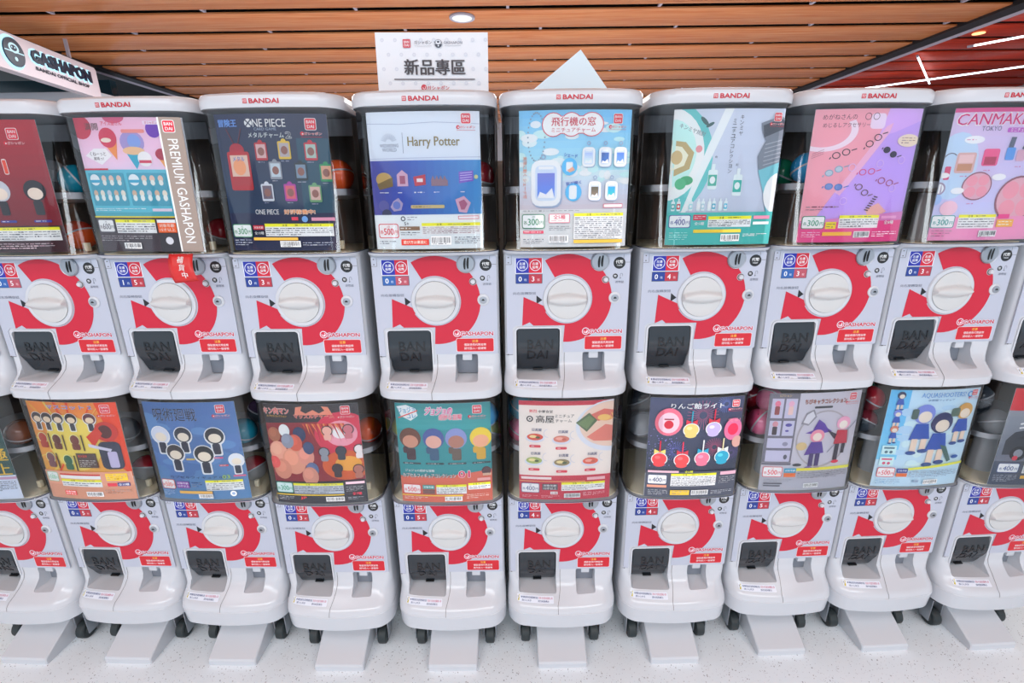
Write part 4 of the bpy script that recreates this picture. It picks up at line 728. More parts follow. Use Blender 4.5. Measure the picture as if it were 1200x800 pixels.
    A.r(0, .86, 1, h, '#4a4e5c'); A.r(.02, .85, .35, .875, '#dcb0bc'); A.t('全6種', .46, .862, .028, '#d8d83a', .09, .03); price(A, .02, .90, .21, .12, '400', '#4a5070'); A.r(.02, 1.03, .23, 1.06, '#d8927a'); notice(A, .27, .885, .77, 1.04, 7, 45); A.r(.81, .87, .99, .91, '#e0a8b8'); A.fine(.80, .93, .98, 1.02, 4, '#8a8e98', 3)
    A.fine(.03, 1.08, .24, 1.15, 4, '#9a9ea8', 3); A.r(.27, 1.085, .48, 1.145, '#e4b83c'); A.fine(.29, 1.09, .46, 1.14, 2, '#a06a20', 3); barcode(A, .50, 1.085, .19, .06, 15); A.fine(.72, 1.09, .96, 1.14, 3, '#9a9ea8', 4); D['lF'] = A
    A = new(); A.r(0, 0, 1, h, '#bdb9c2'); A.r(0, 0, .31, .83, '#6c6874'); A.t('Sプション', .16, .025, .03, '#d0b070', .12, .02)
    for x0, y0, x1, y1 in ((.03, .06, .15, .29), (.17, .06, .29, .29), (.03, .32, .15, .50), (.17, .32, .29, .50), (.03, .53, .29, .65), (.03, .68, .29, .82)): A.r(x0, y0, x1, y1, '#bcb8cc')
    for x, y, c, b2 in ((.09, .17, '#d87088', '#8a3a3a'), (.23, .17, '#e0a8bc', '#e0b8b0'), (.09, .41, '#c88a94', '#3a3038')): A.e(x, y - .05, .03, .035, c, 12); A.r(x - .025, y - .02, x + .025, y + .08, b2, .01)
    A.e(.23, .37, .035, .02, '#4a4090'); A.e(.22, .44, .02, .012, '#4a4090'); A.e(.22, .60, .03, .025, '#8a869a'); A.e(.24, .76, .02, .03, '#55525e')
    A.ot('ちびキャラコレクション', .60, .10, .055, '#a85a44', '#5a4038', .46, .03, .06); A.r(.48, .155, .68, .18, '#3a3a40', .01); logo(A, .90, .06, .085)
    A.ring(.63, .55, .30, .285, '#a8a0a4', 0, 360, 40, 1.15); A.poly([(.40, .23), (.48, .19), (.52, .28), (.44, .38), (.36, .36)], '#8a868e'); A.poly([(.41, .25), (.47, .21), (.50, .27), (.44, .36), (.38, .34)], '#c9c6cc'); A.line(.99, .35, .70, .72, .010, '#8a8a9c')
    A.poly([(.42, .47), (.50, .44), (.55, .31), (.62, .36), (.66, .42), (.72, .46), (.55, .49)], '#5a3a98'); A.e(.56, .51, .08, .08, '#d88a9c', 18); A.e(.56, .52, .05, .05, '#f0d0c4', 14); A.poly([(.50, .58), (.62, .58), (.66, .72), (.44, .74)], '#5a4090'); A.e(.40, .63, .06, .05, '#c8b080'); A.r(.50, .72, .55, .88, '#4a3a6a'); A.r(.57, .72, .62, .88, '#4a3a6a'); A.e(.51, .90, .045, .02, '#6a50a0'); A.e(.60, .91, .045, .02, '#6a50a0')
    A.e(.84, .37, .08, .08, '#e0a0b8', 18); A.e(.84, .39, .05, .05, '#f2d6cc', 14); A.poly([(.78, .45), (.90, .46), (.92, .62), (.76, .62)], '#b83448'); A.poly([(.66, .44), (.78, .50), (.76, .56)], '#3a3440'); A.r(.78, .62, .83, .82, '#3a3440'); A.r(.86, .62, .90, .74, '#3a3440'); A.e(.81, .84, .045, .02, '#d02a44')
    A.r(0, .83, .31, .86, '#6c6874'); A.e(.38, .86, .05, .018, '#3a3a40'); A.r(0, .96, 1, h, '#a9a8b2'); A.grad(.36, .90, 1, .935, '#d8cc3a', '#e0d850', 4, True); price(A, .02, .88, .21, .13, '500', '#cf4450', '#eceaf0'); A.r(.25, .90, .38, .955, '#3a98b8'); A.t('対象年齢', .315, .928, .026, '#e8f4f8', .11, .02); A.r(.25, .96, .38, 1.01, '#d87038')
    A.fine(.40, .94, .98, 1.03, 5, '#62626e', 3); A.fine(.04, 1.03, .35, 1.07, 2, '#7c7c88', 3); A.r(.04, 1.08, .24, 1.095, '#5a5a66'); A.r(.04, 1.11, .22, 1.125, '#5a5a66'); barcode(A, .48, 1.09, .17, .055, 16); D['lG'] = A
    A = new(); A.r(0, 0, 1, h, '#b9cfe4'); A.grad(0, 0, .21, .84, '#5ab0d8', '#78c0e0', 8); rn = random.Random(9)
    for i in range(30): A.e(rn.uniform(.2, 1), rn.uniform(.2, .9), rn.uniform(.04, .10), rn.uniform(.02, .05), ('#c4d8ea', '#aec8e0', '#cadcec')[i % 3], 12)
    A.ot('AQUASHOOTERS!', .57, .065, .065, '#3a8ac8', '#dcecf6', .50, .02, .06); A.ring(.88, .065, .035, .022, '#3a8ac8'); A.t('水鉄砲フィギュア', .55, .12, .025, '#5a7aa0', .30, .02); logo(A, .93, .05, .07)
    def kid(cx, cy, k, hair, face='#f0cfc0'):
        A.e(cx, cy, .10 * k, .10 * k, hair, 20); A.e(cx + .01 * k, cy + .03 * k, .065 * k, .06 * k, face, 16); A.poly([(cx - .06 * k, cy + .10 * k), (cx + .06 * k, cy + .10 * k), (cx + .10 * k, cy + .26 * k), (cx - .10 * k, cy + .27 * k)], '#2f55a8'); A.r(cx - .07 * k, cy + .26 * k, cx - .01 * k, cy + .40 * k, '#ecc6b4', .01); A.r(cx + .02 * k, cy + .26 * k, cx + .08 * k, cy + .38 * k, '#ecc6b4', .01); A.e(cx - .05 * k, cy + .41 * k, .05 * k, .022 * k, '#2f4a88'); A.e(cx + .06 * k, cy + .39 * k, .05 * k, .022 * k, '#2f4a88')
    kid(.40, .28, 1.15, '#7a86c8'); kid(.62, .39, 1.25, '#2c3060'); kid(.86, .26, .95, '#c89a50'); A.poly([(.66, .66), (.74, .68), (.84, .86), (.80, .88)], '#4a6a64'); A.r(.70, .22, .80, .32, '#5a7064', .02); A.r(.26, .22, .33, .34, '#4a6058', .02)
    for y, c in ((.06, '#2c3050'), (.27, '#7a86c8'), (.46, '#c87a60')): kid(.11, y, .42, c)
    for y, c in ((.66, '#4a6a78'), (.80, '#c84a6a')): A.r(.03, y, .18, y + .11, '#c4dcea', .01); A.r(.05, y + .02, .16, y + .04, c); A.e(.08, y + .08, .018, .018, c, 10); A.e(.13, y + .08, .018, .018, c, 10)
    A.e(.88, .82, .045, .022, '#2f5aa0'); A.poly([(.30, .945), (1, .885), (1, .915), (.30, .975)], '#e2d84e'); price(A, .03, .935, .19, .12, '500', '#cf4450', '#eceff6'); A.r(.24, .945, .36, 1.0, '#3a4a98'); A.t('対象年齢', .30, .972, .024, '#e8ecf8', .10, .02); A.r(.24, 1.005, .36, 1.05, '#d87038')
    A.fine(.38, .975, .96, 1.06, 5, '#6a7a94', 3); A.fine(.03, 1.075, .3, 1.14, 4, '#5a8ab0', 3); A.r(.44, 1.09, .50, 1.12, '#7a8ca0'); barcode(A, .56, 1.09, .17, .055, 17); D['lH'] = A
    A = new(); A.grad(0, 0, 1, .88, '#8f959e', '#6a6e7c', 8); A.r(0, 0, 1, .26, '#c32330'); A.e(.45, .14, .06, .06, '#f0e4e4'); A.t('車', .45, .14, .07, '#c32330', None, .03); A.r(0, .88, 1, h, '#454b5c'); A.poly([(.05, .62), (.12, .52), (.35, .46), (.70, .48), (.85, .6), (1, .62), (1, .78), (.05, .80)], '#33363f'); A.poly([(.16, .60), (.34, .49), (.60, .50), (.66, .60)], '#1f2228'); A.e(.22, .78, .09, .09, '#16171b', 20); A.e(.22, .78, .05, .05, '#8a8e98', 14)
    A.line(.15, .42, .35, .38, .02, '#e8e4e8'); A.line(.15, .47, .35, .43, .02, '#e8e4e8'); A.e(.20, .84, .03, .03, '#c8384a'); A.t('ナンバー', .36, .84, .03, '#2a2a34', .18, .02); price(A, .05, .905, .23, .12, '400', '#3c4f84'); A.fine(.03, 1.05, .28, 1.14, 5, '#9aa0ae', 3); A.r(.32, 1.06, .45, 1.10, '#d8a83a'); notice(A, .32, .90, .95, 1.03, 4, 47); D['lI'] = A
    A = new(); A.grad(0, 0, 1, h, '#3f7fb4', '#9cc3d8', 6); notice(A, .35, .93, .95, 1.05, 4, 2); D['uZ'] = A
    A = new(); A.grad(0, 0, 1, h, '#4a5c94', '#8c90b4', 6); notice(A, .35, .93, .95, 1.05, 4, 2); price(A, .03, .93, .2, .12, '300', '#3a8a5c'); D['uI'] = A
    return D
ART = cards()
def card_y(x, z=0): return case_y(x) + .0042
v = []; f = []; NC = 28
for i in range(NC + 1):
    x = -CW / 2 + CW * i / NC; y = card_y(x); v += [(x, y, 0), (x, y, CH), (x, y + .0009, CH), (x, y + .0009, 0)]
for i in range(NC):
    a, b2 = 4 * i, 4 * i + 4
    for k in range(4): f.append((a + k, b2 + k, b2 + (k + 1) % 4, a + (k + 1) % 4))
f += [(0, 1, 2, 3), (4 * NC + 3, 4 * NC + 2, 4 * NC + 1, 4 * NC)]
ME['cardback'] = new_mesh('display_card', v, f, M['card'], 60)

# ---------------------------------------------------------------- the machines
XS = dict(zip('ZABCDEFGHI', (-1.396, -1.098, -.798, -.490, -.175, .129, .443, .752, 1.051, 1.360)))
YS = dict(zip('ZABCDEFGHI', (1.125, 1.122, 1.112, 1.091, 1.087, 1.092, 1.101, 1.122, 1.131, 1.132)))
ROT = {c: math.radians(-XS[c] * -2.0) for c in XS}
ZU, ZL = 1.25 - .2224, 1.25 - .8542
COUNT = dict(uZ='03', uA='05', uB='15', uC='03', uD='05', uE='03', uF='04', uG='03', uH='03', uI='03', lZ='04', lA='05', lB='05', lC='03', lD='05', lE='04', lF='04', lG='05', lH='05', lI='04')
CARD = dict(
 uZ='pale blue card', uA='dark red card with a big 01', uB='pink ice cream card', uC='navy card of small framed charms',
 uD='white and deep blue card with gold title', uE='sky blue aeroplane window card', uF='grey and teal bottle card', uG='pink and lilac eyeglasses card',
 uH='mauve make-up card', uI='slate blue card', lZ='dark green card with gold characters', lA='orange flame card', lB='slate blue card of round-headed figures',
 lC='black and red fiery card', lD='teal and coral card', lE='cream and red noodle bowl card', lF='navy candy apple card', lG='grey card with purple-hatted figure',
 lH='pale blue card with blue-dressed figures', lI='grey car card with red top')
TUPLE = {}
def count_mesh(k):
    c = COUNT[k]; warm = k in ('uG', 'uA', 'uD'); key = (c, warm)
    if key not in TUPLE: TUPLE[key] = count_label(c[0], c[1], '#2a5fa8' if warm else '#1c3a8c', '#b8303f' if not warm else '#b8505f')
    return TUPLE[key]
def machine(c, row):
    k = row + c; up = row == 'u'; dz = .228 if up else ZL
    root = bpy.data.objects.new('capsule_machine', None); COL.objects.link(root); root.empty_display_size = .1
    root.location = (XS[c], YS[c], (ZU if up else ZL) - dz); root.rotation_euler = (0, 0, ROT[c])
    tag(root, ('white upper capsule vending machine holding the ' if up else 'white lower capsule vending machine with foot, under it, holding the ').replace('with foot, under it, ', 'on casters ') + CARD[k], 'vending machine', 'capsule vending machines in two rows')
    def p(name, key, par=root, loc=None, lab=None):
        o = link(name, ME[key] if isinstance(key, str) else key, par, (0, 0, dz) if par is root and loc is None else (loc or (0, 0, 0)))
        if lab: o['label'] = lab
        return o
    p('body', 'body_u' if up else 'body_l'); fpn = p('front_panel', 'panel'); [p(nm, nm, fpn) for nm in PRINTS]; p('count_label', count_mesh(k), fpn)
    p('turn_arrow', 'arrow', lab='red curved arrow sticker'); p('seam', 'seam_u' if up else 'seam_l')['kind'] = 'stuff'; p('caution_label', 'caut_u' if up else 'caut_l')
    r = p('dial_ring', 'ring'); p('dial_gap', 'gap', r); p('dial', 'dial')
    s = p('coin_slot', 'slot', lab='round metal coin slot'); p('slit', 'slit', s); bt = p('return_button', 'button'); p('button_gap', 'bring', bt)
    l = p('key_lock', 'lockbase'); p('lock_core', 'lockcore', l); p('keyhole', 'keyhole', l)
    p('chute_frame', 'frame'); d = p('chute_door', 'door', lab='smoked dark plastic door'); p('raised_letters', 'emboss', d); p('finger_notch', 'notch', d)
    t = p('coin_tray', 'tray', lab='grey coin return'); p('coin_tab', 'tab', t)
    p('case', 'case', lab='clear plastic display case'); p('case_rim', 'rim', lab='thin dark blue rim line'); p('case_back', 'back'); p('case_header', 'header'); p('case_side', 'side0'); p('case_side', 'side1'); hp = p('hopper', 'hopper'); p('hopper_column', 'column', hp); p('case_peg', 'peg'); p('case_floor', 'floor')
    if up: li = p('lid', 'lid'); p('lid_mark', 'lidmark', li)
    else:
        p('base_frame', 'base', lab='black base plate'); p('support_foot', 'foot', loc=(0, 0, 0))
        for sx in (-.100, .100):
            for sy in (.022, .27):
                cs = p('caster', 'fork', loc=(sx, sy, .027)); p('wheel', 'wheel', cs, (0, 0, 0))
    # the card in its case
    co = link('display_card', ME['cardback']); off = {'uA': -.004, 'uB': .004, 'uF': .010, 'uE': .006, 'uD': 0, 'lE': 0, 'lD': .006, 'lF': .006, 'lZ': -.004}.get(k, .002)
    co.location = root.location + Vector((0, 0, dz)); co.rotation_euler = root.rotation_euler
    loc = Matrix.Rotation(ROT[c], 3, 'Z') @ Vector((off, 0, .1225 if up else .1195)); co.location += loc
    tilt = {'lA': 1.0, 'lG': -1.0, 'uC': .6, 'uB': .8}.get(k, 0); co.rotation_euler.y = math.radians(tilt)
    tag(co, CARD[k] + (' in an upper display case' if up else ' in a lower display case'), 'display card', 'printed display cards in the clear cases')
    ART[k].gain = 1.26; pr = ART[k].mesh('printed_artwork', card_y); link('printed_artwork', pr, co)
    return root
for c in 'ZABCDEFGHI': machine(c, 'u'); machine(c, 'l')

# ---------------------------------------------------------------- capsules lying in the cases
R = .034
def cap_mat(name, col, a):
    m = bpy.data.materials.new(name); m.use_nodes = True; b = m.node_tree.nodes['Principled BSDF']
    b.inputs['Base Color'].default_value = (*lin(hx(col)), 1); b.inputs['Roughness'].default_value = .12; b.inputs['Alpha'].default_value = a; return m
CM = dict(teal=cap_mat('teal_shell', '#1597b4', .85), clear=cap_mat('clear_shell', '#c8ccd2', .35), red=cap_mat('red_shell', '#c8321c', .9), orange=cap_mat('orange_shell', '#f05a1e', .95), blue=cap_mat('blue_shell', '#1fa0dc', .9),
          green=cap_mat('green_shell', '#16906a', .9), brown=cap_mat('brown_shell', '#8a4a2a', .8), slate=cap_mat('slate_shell', '#46505c', .8), purple=cap_mat('purple_shell', '#5a4068', .8), lime=cap_mat('lime_shell', '#c6cf5a', .8),
          pink=cap_mat('pink_shell', '#d8507a', 1.0), rose=cap_mat('rose_shell', '#d4668e', 1.0), wine=cap_mat('wine_shell', '#8a2a38', .95), crimson=cap_mat('crimson_shell', '#a81c2c', .95))
def hemi(top, m, dots=False):
    bm = bmesh.new(); bmesh.ops.create_uvsphere(bm, u_segments=24, v_segments=16, radius=R)
    bmesh.ops.bisect_plane(bm, geom=bm.verts[:] + bm.edges[:] + bm.faces[:], plane_co=(0, 0, .001 if top else -.001), plane_no=(0, 0, -1 if top else 1), clear_outer=True)
    return bm_mesh('shell', bm, m, 50)
bm = bmesh.new(); bmesh.ops.create_cone(bm, cap_ends=True, segments=28, radius1=R * 1.025, radius2=R * 1.025, depth=.0035); 
HB = {}
NAMES = dict(teal='teal', clear='clear', red='red', orange='orange', blue='blue', green='green', brown='brown', slate='slate grey', purple='dark purple', lime='pale lime', pink='deep pink', rose='rose pink', wine='wine red', crimson='crimson')
seamring = bm_mesh('rim_band', bm, M['hop'])
bm = bmesh.new()
for i in range(9):
    a = i * 2.399; zz = (.9 - i * .22); q = math.sqrt(max(0, 1 - zz * zz)); P = Vector((q * math.cos(a), q * math.sin(a), zz))
    bmesh.ops.create_icosphere(bm, subdivisions=1, radius=.0016, matrix=Matrix.Translation(P * R))
holes = bm_mesh('air_hole', bm, M['black'])
def capsule(c, row, colr, x, y, z, other='clear', where='', dots=False, tilt=(0.4, .3)):
    k = colr
    for q, t in ((colr, True), (other, False)):
        if (q, t) not in HB: HB[(q, t)] = hemi(t, CM[q])
    root = bpy.data.objects.new('toy_capsule', None); COL.objects.link(root); root.empty_display_size = .02
    v_ = Matrix.Rotation(ROT[c], 3, 'Z') @ Vector((x, y, z)); root.location = Vector((XS[c], YS[c], ZU if row == 'u' else ZL)) + v_
    root.rotation_euler = (tilt[0], tilt[1], random.uniform(0, 6))
    tag(root, NAMES[colr] + ' toy capsule ' + where, 'capsule', 'toy capsules in the cases')
    link('upper_shell', HB[(colr, True)], root); link('lower_shell', HB[(other, False)], root); link('rim_band', seamring, root)
    if dots: link('air_hole', holes, root)
HZ = .250 + R - .006; FZ = .1197 + R
B = {c: CARD['l' + c] for c in XS}; BU = {c: CARD['u' + c] for c in XS}
capsule('A', 'u', 'teal', .100, .045, HZ, 'teal', 'right of the ' + BU['A'], tilt=(1, .5))
capsule('A', 'u', 'clear', .030, .060, HZ + .012, 'clear', 'behind the ' + BU['A'])
capsule('A', 'u', 'red', .058, .060, FZ, 'orange', 'low down beside the ' + BU['A'])
capsule('B', 'u', 'crimson', .070, .120, FZ, 'clear', 'low down beside the ' + BU['B'])
capsule('C', 'u', 'orange', .108, .035, HZ, 'orange', 'right of the ' + BU['C'], tilt=(.3, .2))
capsule('D', 'u', 'red', -.106, .060, HZ - .01, 'red', 'left of the ' + BU['D'])
capsule('D', 'u', 'crimson', .106, .065, HZ - .004, 'clear', 'right of the ' + BU['D'])
capsule('G', 'u', 'blue', -.082, .020, HZ + .004, 'blue', 'left of the ' + BU['G'])
capsule('G', 'u', 'green', -.106, .085, HZ - .004, 'green', 'left of the ' + BU['G'])
capsule('G', 'u', 'orange', -.106, .160, HZ + .01, 'clear', 'at the back left behind the ' + BU['G'])
capsule('Z', 'l', 'brown', .085, .035, HZ, 'brown', 'right of the ' + B['Z'])
capsule('A', 'l', 'slate', .060, .040, HZ, 'clear', 'right of the ' + B['A'])
capsule('A', 'l', 'crimson', .075, .060, FZ, 'clear', 'low down beside the ' + B['A'])
capsule('A', 'l', 'wine', .104, .105, HZ + .002, 'clear', 'at the far right beside the ' + B['A'])
capsule('B', 'l', 'teal', .085, .035, HZ, 'teal', 'right of the ' + B['B'])
capsule('B', 'l', 'purple', .103, .100, HZ + .03, 'slate', 'upper right beside the ' + B['B'])
capsule('B', 'l', 'crimson', .080, .060, FZ, 'clear', 'low down beside the ' + B['B'])
capsule('C', 'l', 'orange', .110, .050, HZ + .002, 'red', 'right of the ' + B['C'])
capsule('C', 'l', 'clear', .066, .018, HZ + .035, 'clear', 'above the orange one right of the ' + B['C'])
capsule('C', 'l', 'pink', .040, .050, HZ, 'clear', 'behind the right edge of the ' + B['C'])
capsule('D', 'l', 'lime', -.108, .050, HZ + .012, 'clear', 'left of the ' + B['D'])
capsule('D', 'l', 'crimson', -.106, .120, HZ + .002, 'clear', 'back left behind the ' + B['D'])
capsule('D', 'l', 'blue', .104, .030, HZ + .052, 'blue', 'upper right beside the ' + B['D'], tilt=(.2, .6))
capsule('D', 'l', 'lime', .110, .055, HZ - .004, 'clear', 'lower right beside the ' + B['D'])
capsule('E', 'l', 'teal', -.104, .060, HZ + .055, 'teal', 'upper left beside the ' + B['E'])
capsule('E', 'l', 'rose', -.108, .050, HZ - .002, 'pink', 'lower left beside the ' + B['E'])
capsule('E', 'l', 'purple', .110, .060, HZ + .030, 'clear', 'right of the ' + B['E'])
capsule('F', 'l', 'clear', -.107, .035, HZ + .010, 'clear', 'at the far left of the ' + B['F'])
capsule('F', 'l', 'clear', -.072, .070, HZ - .006, 'slate', 'nearer the left edge of the ' + B['F'])
capsule('F', 'l', 'slate', -.100, .100, HZ + .05, 'clear', 'back left behind the ' + B['F'])
capsule('G', 'l', 'pink', -.106, .018, HZ + .012, 'rose', 'front left beside the ' + B['G'], True, tilt=(1.2, 0))
capsule('G', 'l', 'rose', -.074, .040, HZ + .062, 'rose', 'upper one touching the edge of the ' + B['G'], True, tilt=(1.2, 0))
capsule('G', 'l', 'wine', -.110, .085, HZ + .058, 'crimson', 'back upper left behind the ' + B['G'])
capsule('G', 'l', 'wine', -.070, .100, HZ, 'crimson', 'back lower left behind the ' + B['G'])
capsule('H', 'l', 'crimson', -.108, .035, HZ + .064, 'wine', 'upper left beside the ' + B['H'])
capsule('H', 'l', 'wine', -.107, .045, HZ - .002, 'slate', 'lower left beside the ' + B['H'])
capsule('H', 'l', 'green', -.070, .120, HZ + .06, 'clear', 'back left behind the ' + B['H'])
capsule('I', 'l', 'clear', -.078, .024, HZ - .004, 'clear', 'front left beside the ' + B['I'])
capsule('I', 'l', 'clear', -.070, .095, HZ + .02, 'slate', 'behind the front one left of the ' + B['I'])
capsule('I', 'l', 'slate', -.108, .060, HZ + .055, 'clear', 'upper left beside the ' + B['I'])

# ---------------------------------------------------------------- papers on the lids, red tag
A = Art(.240, .165); hh = .165 / .240
for i in range(9):
    for j in range(6): A.e(.06 + .115 * i + (.05 if j % 2 else 0), .06 + .115 * j, .016, .016, '#d3d8e3', 12); A.e(.06 + .115 * i + (.05 if j % 2 else 0), .06 + .115 * j, .010, .010, '#dde1ea', 10)
A.r(.245, .055, .312, .122, '#c9384c', .006); A.t('BAN', .278, .076, .019, '#f6e8ea', .046, .05); A.t('DAI', .278, .102, .019, '#f6e8ea', .042, .05)
A.t('ガシャポン', .425, .080, .030, '#5a6274', .155, .02); A.r(.35, .108, .50, .110, '#7a8294')
A.e(.560, .090, .033, .033, '#3c4454', 24); A.e(.560, .078, .024, .018, '#dfe4ec', 16); A.e(.560, .076, .012, .008, '#3c4454', 12); A.r(.527, .088, .593, .092, '#dfe4ec'); A.e(.560, .106, .007, .007, '#dfe4ec', 10)
A.t('GASHAPON', .690, .082, .020, '#5a6274', .165, .0); A.r(.615, .106, .76, .108, '#7a8294')
A.t('新品專區', .520, .275, .125, '#332c34', .545, .045); A.r(.150, .370, .880, .378, '#4a444c')
A.e(.415, .442, .024, .027, '#c4243a', 20); A.ring(.418, .442, .014, .009, '#f2dfe4', -50, 200, 12); A.t('ガシャポン', .545, .444, .036, '#c4243a', .20, .035)
sg = link('paper_sign', box('paper_sign', -.120, .120, 0, .0008, 0, .165, M['paper']), None, (-.165, 1.160, 1.4275), (0, math.radians(.6), 0))
tag(sg, 'white paper sign with large black Chinese characters standing behind a lid', 'sign'); link('printed_text', A.mesh('printed_text', lambda x, z: 0, oz=.165, cuts=1), sg)
A = Art(.15, .15); A.t('ガシャポン', .72, .925, .05, '#5aa0cc', .30, .02); A.ring(.93, .915, .035, .022, '#3a7aa8'); A.e(.93, .925, .012, .012, '#2a6a98', 10); A.t('店', .985, .92, .04, '#5aa0cc', None, .02)
M['bluepaper'] = mat('pale_blue_board', (0.70, 0.84, 0.92), 0.45, bump=.05)
pb = link('folded_paper', box('folded_paper', 0, .150, 0, .0020, 0, .150, M['bluepaper']), None, (.173, 1.170, 1.398), (math.radians(-6), math.radians(-36.5), 0))
pb.location = (.128, 1.165, 1.352); pb.rotation_euler = (math.radians(-5), math.radians(-37), 0)
tag(pb, 'pale blue-white square board standing on its corner behind a lid', 'board'); link('printed_text', A.mesh('printed_text', lambda x, z: 0, ox=0, oz=.15, cuts=1), pb)
bm = bmesh.new(); TW = .054; TL = .060; gr = []
def tagy(x, z): t = z / TL; return -.018 * math.sin(t * 2.2) * (1 - .2 * x / TW)
M['tag'] = mat('red_tag', '#d02424', .35)
for i in range(9):
    z = -TL * i / 8; gr.append([bm.verts.new((x + .012 * (i / 8) ** 1.3, .018 * math.sin(-z / TL * 2.2) * -1, z + .005 * x / TW * (i / 8))) for x in [TW * k / 6 - TW / 2 for k in range(7)]])
for a, b2 in zip(gr, gr[1:]):
    for k in range(6): bm.faces.new((a[k], a[k + 1], b2[k + 1], b2[k]))
me = bm_mesh('restock_tag', bm, M['tag'])
tg = link('restock_tag', me, None, (-.722, 1.0595, 1.1455), (0, 0, ROT['B'])); tg.modifiers.new('s', 'SOLIDIFY').thickness = .0006
tag(tg, 'curled red tag with white characters hanging below the pink ice cream card', 'tag')
A = Art(TW, TL)
for i, ch in enumerate('補貨中'): A.t(ch, .50 + .045 * i, .22 + .30 * i, .25, '#fbe8e8', None, .03, rot=8)
pm = A.mesh('printed_text', lambda x, z: 0, ox=-TW / 2, oz=0, cuts=6)
for vv in pm.vertices:
    t = -vv.co.z / TL; x0 = vv.co.x; vv.co = (x0 + .012 * max(t, 0) ** 1.3, -.018 * math.sin(t * 2.2) - .0010, vv.co.z + .005 * x0 / TW * t)
link('printed_text', pm, tg)

# ---------------------------------------------------------------- the room
fl = link('floor', box('floor', -9, 9, -5, 11, -.1, 0, M['floor'])); tag(fl, kind='structure')
wr = link('wall_right', box('wall_right', 8.9, 9.0, 3.5, 10.6, 0, 3.4, M['wall'])); tag(wr, kind='structure')
wb = link('wall_back', box('wall_back', -9, 9, 10.6, 10.8, 0, 3.4, M['wall'])); tag(wb, kind='structure')
H = 2.75
ce = link('ceiling', box('ceiling', -9, 9, -5, 11, 3.30, 3.40, M['void'])); tag(ce, kind='structure')
up_slab = link('trim_1', box('ceiling_backing', -4.62, 4.18, -5, 10.5, H + .10, H + .13, M['void'])); tag(up_slab, kind='structure')
pitch = .515; y0 = 4.47
def plank_mesh(x0, x1, yc, w, z, m, name='plank'): return box(name, x0, x1, yc - w / 2, yc + w / 2, z, z + .045, m, .002)
PL = box('plank', -4.62, 4.18, -.2075, .2075, 0, .0165, M['wood'], .003)
k = -16
for i in range(-16, 12):
    o = link('plank', PL, up_slab, (0, y0 + .100 + .2075 + pitch * i, H)); 
# metal hangers in the joints
bm = bmesh.new()
hang = box('hanger', -.012, .012, -.045, .045, .012, .09, M['fascia'])
for i in range(0, 9):
    for j in range(-3, 4): link('hanger', hang, up_slab, (j * 1.25 + (.3 if i % 2 else 0), y0 + .05 + pitch * i, H))
tr = link('trim_2', box('trim', 4.18, 4.34, -5, 10.4, H - .02, H + .3, M['blacktrim'])); tag(tr, kind='structure')
tr = link('trim_3', box('trim', 4.34, 4.42, -5, 10.4, H - .02, H + .32, M['fascia'])); tag(tr, kind='structure')
tr = link('trim_4', box('trim', -4.74, -4.62, -5, 10.4, H - .02, H + .25, M['blacktrim'])); tag(tr, kind='structure')
tr = link('trim_5', box('trim', -4.82, -4.74, -5, 10.4, H - .02, H + .27, M['fascia'])); tag(tr, kind='structure')
rs = link('trim_6', box('red_ceiling_backing', 4.42, 9, -5, 10.5, 3.20, 3.22, M['void'])); tag(rs, kind='structure')
PR = box('plank', 4.42, 9, -.20, .20, 0, .02, M['redwood'], .003)
for i in range(-4, 12): link('plank', PR, rs, (0, y0 + .25 + pitch * i, 3.04))
pt = link('back_row_blocker', box('light_block_panel', -3.2, 3.2, 1.50, 1.53, .0, 1.36, M['cream'])); tag(pt, kind='structure')  # added cream panel for the unbuilt back row, blocks light at the floor
# led tubes at the right
def tube(p, q, label, r=.0105):
    p, q = Vector(p), Vector(q); d = q - p; L = d.length
    bm = bmesh.new(); bmesh.ops.create_cone(bm, cap_ends=True, segments=14, radius1=r, radius2=r, depth=L)
    root = bpy.data.objects.new('tube_lamp', None); COL.objects.link(root); root.location = (p + q) / 2; root.rotation_euler = d.to_track_quat('Z', 'Y').to_euler()
    tag(root, label, 'lamp'); g = link('glow_tube', bm_mesh('glow_tube', bm, M['tube']), root)
    bm = bmesh.new()
    for s_ in (-1, 1): box_bm(bm, -r * 1.15, r * 1.15, -r * 1.15, r * 1.15, s_ * L / 2 - .03, s_ * L / 2 + .03, .004)
    link('end_cap', bm_mesh('end_cap', bm, M['fascia']), root)
tube((4.95, 9.15, 2.88), (7.9, 6.2, 2.88), 'long thin white tube lamp at the far right ceiling')
tube((5.33, 6.23, 2.88), (5.95, 5.45, 2.88), 'short end of white tube lamp nearest the right edge')
tube((5.25, 6.9, 2.95), (6.75, 8.5, 2.95), 'tilted short white tube lamp crossing the long one')
# round downlight
dl = bpy.data.objects.new('downlight', None); COL.objects.link(dl); dl.location = (-.39, 4.69, H - .012); tag(dl, 'round white recessed downlight in a wooden ceiling plank', 'lamp')
bm = bmesh.new(); bmesh.ops.create_cone(bm, cap_ends=True, segments=28, radius1=.085, radius2=.085, depth=.006); link('diffuser', bm_mesh('diffuser', bm, M['spot']), dl)
bm = bmesh.new(); disc_bm(bm, 0, 0, [(.085, -.003), (.088, -.006), (.108, -.004), (.110, .008), (.085, .006)], 28); bmesh.ops.rotate(bm, verts=bm.verts, cent=(0, 0, 0), matrix=Matrix.Rotation(math.radians(90), 3, 'X')); link('bezel', bm_mesh('bezel', bm, M['fascia']), dl)
d2 = bpy.data.objects.new('downlight', None); COL.objects.link(d2); d2.location = (5.45, 6.3, 3.028); tag(d2, 'small warm downlight in the red ceiling at the right edge', 'lamp')
